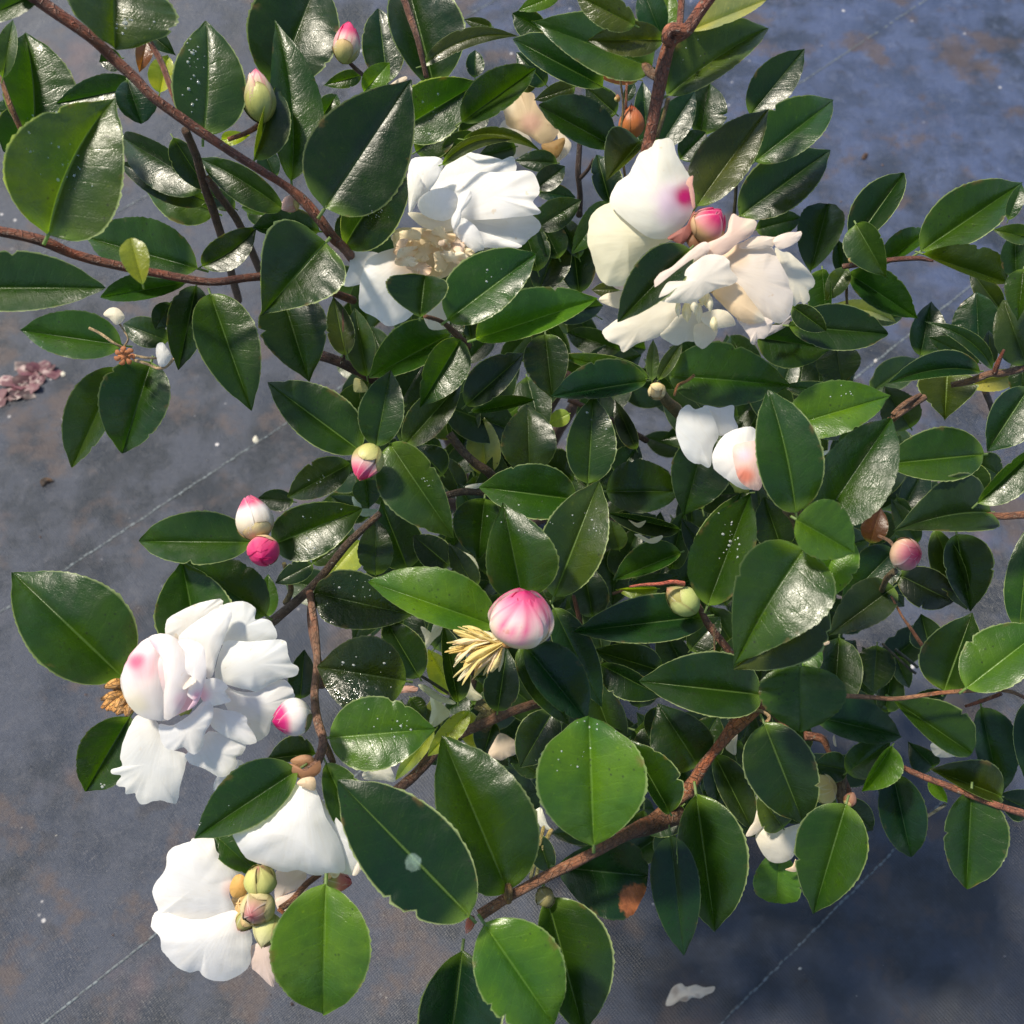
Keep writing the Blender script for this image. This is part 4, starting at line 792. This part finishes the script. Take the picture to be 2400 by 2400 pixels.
petal('J', [(838,1070),(900,1060),(990,1062),(1010,1105),(970,1160),(890,1200),(835,1250)], 67.6, (.84,.72,.62), .14, f); petal('J', [(835,1230),(900,1200),(1020,1160),(960,1220),(900,1300),(860,1300)], 67.4, (.84,.68,.58), .14, f)
petal('J', [(575,1160),(600,1100),(640,1085),(675,1120),(680,1180),(640,1215),(590,1210)], 63.6, (.78,.46,.14), .3, f, name='sepal')
gs = [(0,OL),(.5,(.46,.46,.14)),(.85,(.50,.46,.18)),(1,(.5,.22,.16))]
bud('J', 748, 1108, 165, 190, 62.4, (.05,-.9,.5), gs, 4, sclen=.95, petals=2, label='green bud at the top of a tight cluster', scol2=(.48,.46,.16))
bud('J', 728, 1282, 180, 190, 61.8, (-.1,.05,1), [(0,OL),(.6,(.50,.44,.22)),(.9,(.60,.30,.28)),(1,(.35,.08,.1))], 4, sclen=.85, petals=3, label='round green bud with a rosy centre', scol2=(.52,.44,.24))
bud('J', 790, 1405, 165, 180, 62.4, (-.2,.8,.5), gs, 4, sclen=.95, petals=2, label='pale green lowest bud of the cluster', scol2=(.6,.56,.3)); bud('J', 660, 1350, 110, 120, 63, (-.4,.6,.4), gs, 3, petals=1, sclen=.9)
bud('J', 1190, 1125, 110, 170, 64.5, (1,0,.2), [(0,OL),(.5,(.45,.44,.16)),(.62,(.7,.3,.3)),(1,(.55,.12,.16))], 3, label='small green and red bud')

# flower 7: half open, right of centre
f = flower_core('G', 1540, 800, 60, 66, OL, 'half open white flower with a blush pink inner petal')
petal('G', [(1325,380),(1340,362),(1420,376),(1495,362),(1498,430),(1520,490),(1470,520),(1410,530),(1370,450)], 66.0, WH, .1, f, base=(1480,700))
petal('G', [(1170,520),(1172,450),(1195,390),(1240,358),(1280,385),(1340,372),(1385,440),(1412,530),(1380,600),(1370,690),(1352,716),(1310,695),(1265,688),(1215,640),(1185,570)], 65.2, GY, .14, f, base=(1480,720), crease=.03)
petal('G', [(1375,650),(1400,585),(1450,525),(1540,488),(1610,490),(1640,560),(1650,800),(1600,838),(1530,830),(1470,790),(1435,765),(1385,720)], 64.6, WH, .22, f, base=(1560,850), ruffle=.02)
petal('G', [(1490,610),(1540,575),(1640,575),(1670,700),(1650,830),(1600,838),(1540,800),(1510,740)], 62.8, (.88,.62,.56), .24, f, [(1560,760,70,(.86,.28,.20)),(1560,640,60,(.88,.60,.70))], base=(1600,850))
# flower 8: small cream flower, lower right
f = flower_core('L', 620, 1180, 30, 72, TAN, 'small cream flower tucked under the lower right leaves')
petal('L', [(412,1120),(430,1060),(470,1025),(500,1062),(570,1065),(640,1045),(690,1040),(660,1120),(640,1200),(600,1248),(520,1262),(460,1220)], 70.6, (.88,.82,.72), .22, f, base=(640,1240), crease=.02)
petal('L', [(358,1110),(380,1060),(405,1020),(435,905),(455,960),(470,990),(450,1060),(410,1100)], 70.2, (.88,.78,.70), .12, f); petal('L', [(580,1300),(620,1280),(640,1240),(645,1310)], 70, (.85,.66,.48), .2, f, name='sepal'); petal('L', [(243,610),(270,575),(310,530),(305,590),(300,650),(265,635)], 72, (.86,.74,.60), .2, f)
# flower 9: withered flower at the back
f = flower_core('M', 930, 1120, 60, 82, (.3,.18,.08), 'withered tan flower hidden behind the leaves')
petal('M', [(545,980),(600,900),(700,960),(780,1040),(800,1120),(740,1160),(680,1190),(640,1180),(600,1060)], 82, (.66,.62,.52), .1, f)
petal('M', [(980,960),(1040,1020),(1092,1090),(1060,1170),(1010,1210),(990,1245),(965,1210),(1000,1140),(990,1040)], 81, (.80,.70,.55), .12, f)
petal('M', [(685,690),(698,655),(705,688),(760,690),(810,710),(830,790),(900,880),(980,950),(1000,990),(960,1050),(900,1090),(850,1080),(780,1030),(690,985),(610,950),(590,880),(572,790),(620,740)], 79.5, (.66,.50,.30), .16, f, [(780,930,110,(.70,.42,.30)),(620,800,80,(.74,.60,.38))], ruffle=.06, crease=.03)
petal('M', [(865,1095),(930,1075),(1038,1040),(1030,1120),(975,1198),(910,1160)], 78.8, (.36,.22,.08), .2, f)
# spent flower: ragged yellow strips
f = flower_core('R', 1240, 345, 34, 63.6, (.62,.22,.06), 'spent flower shrivelled to yellow strips')
ends = [(850,250,1020,290),(820,385,960,330),(865,470,980,380),(925,530,1010,420),(885,625,1000,500),(960,560,1060,450),(1075,582,1120,470),(1170,530,1200,440),(960,235,1080,270),(845,340,1000,310),(1010,590,1080,480),(1130,560,1160,450),(900,430,1010,360),(1040,500,1110,420),(1000,260,1100,300),(940,480,1060,400)]
rz = random.Random(3)
for i in range(44):
    x1, y1, bx, by = ends[i % 16]; jt = 0 if i < 16 else 34
    x1 += rz.gauss(0, jt); y1 += rz.gauss(0, jt); bx += rz.gauss(0, 26); by += rz.gauss(0, 30); dd = 62.4+rz.uniform(-.5, .7)
    a, b, c = Vector((1225+rz.gauss(0, 8), 342+rz.gauss(0, 14))), Vector((bx, by)), Vector((x1, y1)); L_, R_ = [], []; wd = rz.uniform(7, 13) if i < 16 else rz.uniform(3, 7)
    for q in (0, .2, .4, .6, .8, 1):
        p = a*(1-q)**2+b*2*q*(1-q)+c*q*q; tn = ((b-a)*(1-q)+(c-b)*q).normalized(); nn = Vector((-tn.y, tn.x)); w = wd*(.5+1.5*math.sin(q*2.6))*rz.uniform(.75, 1.3) if q < 1 else wd*.8
        L_.append(tuple(p+nn*w)); R_.append(tuple(p-nn*w))
    petal('R', L_+R_[::-1], dd, [(.82,.68,.28),(.86,.74,.36),(.87,.70,.46),(.78,.60,.22),(.88,.80,.54)][i % 5], .5, f, base=(1240,340), ruffle=.2, cen=tuple(a*.25+b*.5+c*.25), name='petal' if i < 16 else 'filament')

# buds
bud('B', 515, 240, 142, 225, 70, (.15,-1,.2), [(0,OL),(.45,CR),(.6,(.88,.62,.6)),(.75,PK),(1,PK)], 3, label='small pink bud at the top', sclen=.48)
bud('A', 1462, 540, 172, 292, 61, (-.12,-1,.15), [(0,(.22,.26,.05)),(.35,(.36,.38,.11)),(.65,(.66,.60,.36)),(.85,(.86,.74,.66)),(1,PK)], 3, label='olive bud with a pink tip', scol=(.22,.25,.05), scol2=(.42,.42,.14), sclen=.62)
bud('F', 868, 930, 165, 222, 63.6, (-.35,.92,.35), [(0,OL),(.45,(.55,.5,.22)),(.6,(.88,.6,.55)),(.8,PK),(1,(.7,.06,.12))], 4, label='pink bud hanging from a leaf rosette', scol=(.38,.40,.12), scol2=(.50,.46,.18), sclen=.62)
bud('E', 1435, 1480, 196, 262, 65, (-.25,-1,.15), [(0,TAN),(.4,CR),(.7,WH),(.85,PK),(1,(.78,.22,.36))], 3, label='white bud with a pink tip', scol=(.50,.30,.14), scol2=(.66,.54,.26), sclen=.46)
bud('E', 1490, 1675, 168, 180, 64.2, (.1,.35,.9), [(0,TAN),(.3,(.82,.4,.4)),(.6,PK),(1,MG)], 3, label='round crimson bud', scol=(.5,.4,.18), scol2=(.6,.42,.25), sclen=.5)
bud('G', 294, 1555, 315, 335, 60.6, (.12,-.9,.42), [(0,(.78,.62,.28)),(.25,(.88,.78,.50)),(.5,(.90,.82,.72)),(.68,(.90,.62,.66)),(.84,(.84,.22,.40)),(1,MG)], 3, petals=9, label='fat pink and white bud in the centre', scol=(.60,.46,.18), scol2=(.72,.60,.30), sclen=.3)
bud('G', 215, 1705, 70, 90, 62.2, (-.6,.4,.3), [(0,(.6,.2,.05)),(1,(.7,.4,.15))], 3, petals=1)
bud('J', 925, 200, 205, 225, 62, (-.85,.12,.5), [(0,(.80,.76,.55)),(.4,WH),(.62,(.88,.80,.76)),(.74,(.72,.04,.26)),(1,(.5,.0,.12))], 2, label='white bud with a magenta eye beside the twig', scol=(.14,.12,.05), scol2=(.2,.2,.08), sclen=.34)
bud('H', 1272, 965, 172, 175, 66, (.35,.02,.93), [(0,(.42,.36,.2)),(.5,(.70,.50,.38)),(.78,(.76,.26,.34)),(1,(.62,.03,.13))], 3, label='rosy bud facing the camera on the right', scol=(.42,.34,.2), scol2=(.62,.42,.32), sclen=.55)
bud('G', 1200, 1462, 150, 225, 67.6, (-.8,-.6,.2), gs, 4, petals=2, label='plain green bud', scol=(.25,.32,.09), scol2=(.42,.46,.18), sclen=.95)
branch('G', [(1215,1372,16,67),(1150,1362,14,66.5),(1080,1372,12,66.2),(980,1378,10,66),(905,1390,7,66)], (.72,.22,.17), name='withered_style')
bud('G', 1062, 288, 92, 105, 67, (0,.6,.8), [(0,(.55,.42,.18)),(1,(.72,.58,.32))], 4, petals=2, label='tiny straw yellow bud', scol=(.55,.42,.2), scol2=(.7,.58,.32), sclen=.9)
bud('P', 553, 1015, 56, 120, 58.8, (-.35,.9,.3), [(0,(.4,.12,.05)),(.6,(.7,.22,.14)),(1,(.88,.5,.42))], 2, petals=3, label='tiny red leaf bud', scol=(.3,.08,.04), scol2=(.5,.15,.08))
bud('L', 808, 840, 158, 125, 68.5, (.4,-.3,.8), [(0,(.6,.52,.2)),(.5,(.78,.70,.36)),(1,(.66,.50,.2))], 2, petals=5, label='crumpled pale yellow bud', scol=(.5,.44,.2), scol2=(.7,.62,.3))
bud('L', 950, 900, 70, 95, 67.5, (.2,-.8,.3), [(0,(.5,.2,.1)),(1,(.8,.45,.3))], 3, petals=2); bud('A', 1640, 1160, 90, 110, 65.5, (-.8,.6,.2), [(0,(.6,.35,.25)),(1,(.85,.62,.55))], 2, petals=3)
bud('D', 1000, 745, 110, 90, 68.5, (.2,-.8,.3), [(0,(.5,.3,.2)),(1,(.72,.45,.32))], 2, petals=3); bud('C', 675, 690, 130, 180, 69, (0,-1,.3), [(0,(.3,.1,.03)),(.5,(.48,.16,.04)),(1,(.35,.06,.02))], 4, petals=4, label='withered rust coloured calyx', scol=(.40,.15,.04), scol2=(.34,.09,.03), sclen=1.)
bud('M', 1440, 740, 44, 60, 68, (0,-1,0), [(0,(.4,.3,.1)),(1,(.4,.15,.08))], 2, petals=1); bud('K', 915, 1700, 110, 110, 61.5, (.2,-.4,.8), [(0,(.3,.26,.1)),(1,(.42,.36,.16))], 3, petals=1, scol2=(.45,.4,.2))

# loose bits of petal caught among the leaves
for t, poly, d, c in [
 ('R', [(598,225),(640,235),(665,290),(700,200),(758,205),(750,270),(700,320),(640,385),(630,310)], 79, (.86,.80,.62)),
 ('R', [(890,640),(960,615),(1000,690),(1062,750),(1030,778),(960,770),(920,720)], 77, (.84,.78,.58)),
 ('R', [(1110,1190),(1150,1090),(1200,1025),(1280,1060),(1340,1110),(1320,1180),(1260,1205),(1200,1230)], 77, (.82,.66,.52)),
 ('R', [(1436,1640),(1500,1585),(1530,1640),(1560,1720),(1602,1765),(1530,1745),(1470,1700)], 74, (.86,.84,.72)),
 ('R', [(160,1330),(230,1270),(340,1245),(380,1300),(405,1390),(300,1380),(180,1375)], 70, (.74,.72,.66)),
 ('R', [(580,660),(640,665),(740,730),(860,790),(830,808),(720,780),(620,710)], 74.5, (.60,.62,.44)), ('R', [(370,740),(420,690),(500,665),(575,680),(560,715),(480,720)], 72, (.62,.36,.30)),
 ('R', [(670,760),(720,770),(790,830),(825,880),(760,940),(700,978),(665,940),(680,850)], 81, (.84,.84,.60)),
 ('A', [(1540,1200),(1560,1160),(1620,1140),(1710,1170),(1640,1180),(1570,1215)], 72, (.82,.62,.55)), ('B', [(735,505),(790,455),(850,432),(848,470),(800,495)], 75, (.82,.70,.58)),
 ('L', [(1402,595),(1450,570),(1500,575),(1585,640),(1500,665),(1430,655)], 74, (.66,.66,.62)), ('D', [(470,1180),(500,1120),(560,1110),(610,1060),(600,1110),(540,1150)], 68.4, (.45,.42,.44)),
 ('G', [(900,1010),(940,1030),(1000,1015),(960,1055)], 75, (.80,.70,.52)), ('G', [(935,1095),(970,1095),(1020,1130),(1060,1125),(1085,1098),(1095,1110),(1060,1140),(1010,1140)], 73.4, (.84,.76,.6)),
 ('F', [(1310,1400),(1380,1420),(1470,1460),(1500,1530),(1440,1490),(1350,1450)], 80, (.74,.76,.60)), ('F', [(1430,1060),(1500,1045),(1570,1045),(1510,1070),(1440,1080)], 77, (.84,.82,.72)),
 ('F', [(800,450),(850,470),(875,520),(830,530),(795,520)], 80, (.60,.58,.25)), ('F', [(785,1120),(830,1150),(850,1210),(930,1190),(900,1225),(840,1230),(800,1180)], 76, (.45,.55,.45)),
 ('H', [(775,390),(830,375),(810,400),(780,412)], 68, WH), ('D', [(565,1135),(590,1128),(615,1138),(590,1144)], 70, WH), ('H', [(790,1460),(830,1455),(825,1475),(790,1478)], 70, (.85,.68,.5)), ('L', [(860,540),(870,600),(855,590),(850,550)], 69, (.8,.7,.6))]:
    petal(t, poly, d, c, .2, None, name='loose_petal', ruffle=.08)
# spent stamens with a few hanging petals at the left
f = flower_core('E', 705, 565, 34, 66, (.50,.20,.08), 'spent flower stub with thin pale threads')
for p in ([(700,520,8,65.5),(640,490,9,65),(570,440,9,65),(505,408,9,65)], [(700,515,6,65.5),(725,470,6,65),(700,420,6,64.8),(672,378,7,64.6)], [(750,560,8,65.5),(820,575,8,65),(885,578,8,64.8)], [(760,590,10,65.5),(830,610,9,65),(890,635,10,64.6),(940,625,10,64.4),(985,580,8,64.4)]):
    branch('E', p, (.66,.58,.36), name='stamen', parent=f, rough=.05)
petal('E', [(585,330),(620,295),(665,295),(700,330),(702,360),(660,390),(620,355)], 64.4, CR, .3, f); petal('E', [(882,540),(890,500),(920,490),(945,520),(970,570),(940,620),(905,625),(890,590)], 64.2, (.72,.72,.70), .3, f)
for i in range(7):
    a = i*.9; petal('E', [(705+math.cos(a)*20,565+math.sin(a)*20),(705+math.cos(a+.4)*55,565+math.sin(a+.4)*45),(705+math.cos(a+.1)*62,565+math.sin(a+.1)*56),(705+math.cos(a-.3)*50,565+math.sin(a-.3)*45)], 65.3-.1*i, (.50,.20,.09), .3, f, name='sepal')

# ------------------------------------------------------------------ rain drops lying on leaves (spots measured on the picture, set on the nearest blade)
from mathutils.bvhtree import BVHTree
def leaf_bvh():
    V, Fc = [], []
    for o in leaves_done:
        b = len(V); V += [o.location+v.co for v in o.data.vertices]; Fc += [tuple(i+b for i in p.vertices) for p in o.data.polygons]
    return BVHTree.FromPolygons(V, Fc)
bvh = leaf_bvh(); DV, DF = [], []
camo = Vector((0, 0, CH))
def drop(t, x, y, r):
    ox, oy, s = TILES[t]; dirv = (cam2w(*P3(ox+x*s, oy+y*s, 1.))-camo).normalized()
    h, nrm, _, dist = bvh.ray_cast(camo, dirv, 1.2)
    if h is None: return
    if nrm.dot(dirv) > 0: nrm = -nrm
    R_ = r*s/F*dist; e1 = nrm.cross(Vector((.3, .8, .1))).normalized(); e2 = nrm.cross(e1); b = len(DV); st = rr.uniform(.8, 1.5)
    for i in range(4):
        a = i/3*math.pi/2
        for j in range(8):
            p = 2*math.pi*j/8; DV.append(h + (e1*math.cos(p)*st+e2*math.sin(p))*R_*math.cos(a) + nrm*(R_*.62*math.sin(a)))
    for i in range(3):
        for j in range(8): DF.append((b+i*8+j, b+i*8+(j+1) % 8, b+i*8+8+(j+1) % 8, b+i*8+8+j))
for (t, x0, y0, x1, y1, n, r) in [('A',300,880,460,1040,26,8),('A',100,650,280,930,22,6),('A',280,1020,600,1180,10,6),('A',1040,160,1130,640,42,9),('A',1130,200,1330,420,16,6),('A',640,60,860,220,26,11),('F',1180,990,1250,1080,18,6),('F',620,1550,900,1700,34,7),
  ('G',540,900,780,1200,26,5),('G',690,340,830,600,14,8),('G',120,900,520,1180,36,5),('G',1380,1000,1520,1260,22,8),('K',900,820,1340,1000,20,6),('K',1040,700,1300,800,14,8),('B',600,1150,760,1250,26,6),('B',920,540,1060,780,16,6),('F',330,1180,700,1450,26,5),
  ('Z',745,1500,930,1660,36,3.0),('J',1500,180,1640,300,30,6),('D',860,1450,960,1540,14,8),('I',520,1260,640,1400,10,8),('B',1280,1480,1400,1560,10,6),('C',900,200,1120,360,14,6),('H',240,760,330,1050,20,6),('F',540,930,700,1100,18,6),('J',380,720,700,900,8,5),('E',140,340,300,560,12,5)]:
    for _ in range(int(n*.55)): drop(t, rr.gauss((x0+x1)/2, (x1-x0)/3.4), rr.gauss((y0+y1)/2, (y1-y0)/3.4), r*rr.choice([.3,.4,.5,.6,1.]))
w_ = link_mesh('water_drops', DV, DF, M_WATER, root); w_['kind'] = 'stuff'
# ------------------------------------------------------------------ litter on the mat
def on_ground(x, y, h=.0): return ground_pt(x, y, h)
def fallen(pts, col, label, cat, name='fallen_petal', hump=.006, group=None):
    P = [on_ground(x, y) for x, y in pts]; c = sum(P, Vector())/len(P); n = len(P); V, C, Fc = [], [], []; Rn = 6; sub = 5; out = []
    for i in range(n):
        p0, p1, p2, p3 = P[i-1], P[i], P[(i+1) % n], P[(i+2) % n]
        for k in range(sub):
            q = k/sub; out.append(.5*((2*p1)+(-p0+p2)*q+(2*p0-5*p1+4*p2-p3)*q*q+(-p0+3*p1-3*p2+p3)*q**3))
    no = len(out); V.append(c+Vector((0, 0, hump*1.2))); C.append((*col, 1))
    for k in range(1, Rn+1):
        for i, p in enumerate(out):
            r = k/Rn; q = c+(p-c)*r; z = .001+hump*(1-r**2)*(.8+.5*noise.noise(q*160))+hump*.5*abs(noise.noise(q*260))
            V.append(Vector((q.x, q.y, z))); C.append((*lerp3(col, (.25,.14,.07), max(0, noise.noise(q*120))*.9), 1))
    for i in range(no):
        j = (i+1) % no; Fc.append((0, 1+i, 1+j))
        for k in range(Rn-1): a = 1+k*no; Fc.append((a+i, a+no+i, a+no+j, a+j))
    o = link_mesh(name, V, Fc, M_PETAL, None, Vector((c.x, c.y, 0)), None, C); return tag(o, label, cat, group)
fallen([(1560,2356),(1566,2334),(1578,2312),(1596,2305),(1608,2313),(1630,2308),(1650,2314),(1674,2312),(1671,2325),(1655,2332),(1640,2340),(1622,2338),(1608,2348),(1590,2346),(1576,2356)], (.80,.72,.60), 'cream petal lying on the mat below the shrub', 'petal', hump=.0035)
CVs, CFs, CCs = [], [], []
for i in range(46):          # rotting petals matted together
    x, y = rr.choice([(10,935),(40,905),(75,880),(110,866),(-10,955),(60,915),(95,890)]); q = on_ground(x+rr.gauss(0, 11), y+rr.gauss(0, 9)); R_ = rr.uniform(.005, .016); b = len(CVs); a0 = rr.uniform(0, 6); nz_ = Vector((rr.uniform(-.5, .5), rr.uniform(-.5, .5), 0)); hh = rr.uniform(.0005, .004)
    cc = rr.choice([(.07,.02,.03),(.11,.035,.05),(.05,.02,.022),(.13,.06,.065),(.03,.02,.02)])
    CVs.append(q+Vector((0, 0, hh+.003))); CCs.append((*cc, 1))
    for k in (1, 2):
        for jn in range(8):
            a = a0+jn*.785; rad = R_*k/2*rr.uniform(.7, 1.25); p = Vector((math.cos(a)*rad, math.sin(a)*rad*.7, 0)); CVs.append(q+p+Vector((0, 0, max(.0012, hh+p.dot(nz_)+rr.uniform(-.001, .001)-(k-1)*.001)))); CCs.append((*lerp3(cc, (.2,.10,.10), rr.uniform(0, .3)), 1))
    for jn in range(8): jj = (jn+1) % 8; CFs += [(b, b+1+jn, b+1+jj), (b+1+jn, b+9+jn, b+9+jj, b+1+jj)]
cl = link_mesh('litter_clump', CVs, CFs, M_SCALE, None, on_ground(50, 915), None, CCs); tag(cl, 'clump of dark red rotting petals on the mat at the left edge', 'leaf litter')
fallen([(592,1032),(600,1022),(606,1034),(600,1040)], (.85,.80,.66), 'small cream petal scrap on the mat beside a marker thread, left of the rosette', 'petal', hump=.003)
fallen([(95,1127),(108,1120),(128,1128),(112,1134),(100,1142)], (.06,.045,.035), 'curled dark brown leaf scrap on the mat at the left', 'leaf scrap', 'leaf_scrap', .004)
fallen([(143,875),(150,872),(154,880),(146,884)], (.85,.80,.66), 'tiny pale petal scrap beside the red clump', 'petal', hump=.003)
fallen([(2018,372),(2026,360),(2034,362),(2028,374)], (.10,.06,.045), 'small brown seed on the blue grey mat at the upper right', 'seed', 'seed', .004)
fallen([(2048,846),(2053,842),(2056,848),(2050,851)], (.85,.85,.82), 'white petal scrap on the mat between the right hand leaves', 'petal', hump=.003)
SV, SF, SC = [], [], []
for _ in range(420):
    x = rr.uniform(-100, 2500); y = rr.uniform(-100, 2500); p = on_ground(x, y); r = rr.choice([.0006,.0008,.001,.0013,.002])*rr.uniform(.6, 1.2); b = len(SV)
    cc = rr.choice([(.22,.21,.20),(.20,.19,.20),(.05,.035,.03),(.03,.025,.025),(.14,.09,.07),(.04,.03,.03),(.45,.42,.38)])
    a0 = rr.uniform(0, 6)
    for j in range(5):
        a = a0+j*1.257; q = r*rr.uniform(.5, 1.5); SV.append(p+Vector((math.cos(a)*q, math.sin(a)*q*.7, .0006)))
    SV.append(p+Vector((0, 0, r*.9+.0006))); SC += [(*cc, 1)]*6
    SF += [(b+j, b+(j+1) % 5, b+5) for j in range(5)]
lt = link_mesh('litter_specks', SV, SF, M_SCALE, None, None, None, SC, smooth=False); tag(lt, 'fine grit and petal crumbs scattered over the weed mat', 'litter', kind='stuff')
print('leaves', len(leaves_done))
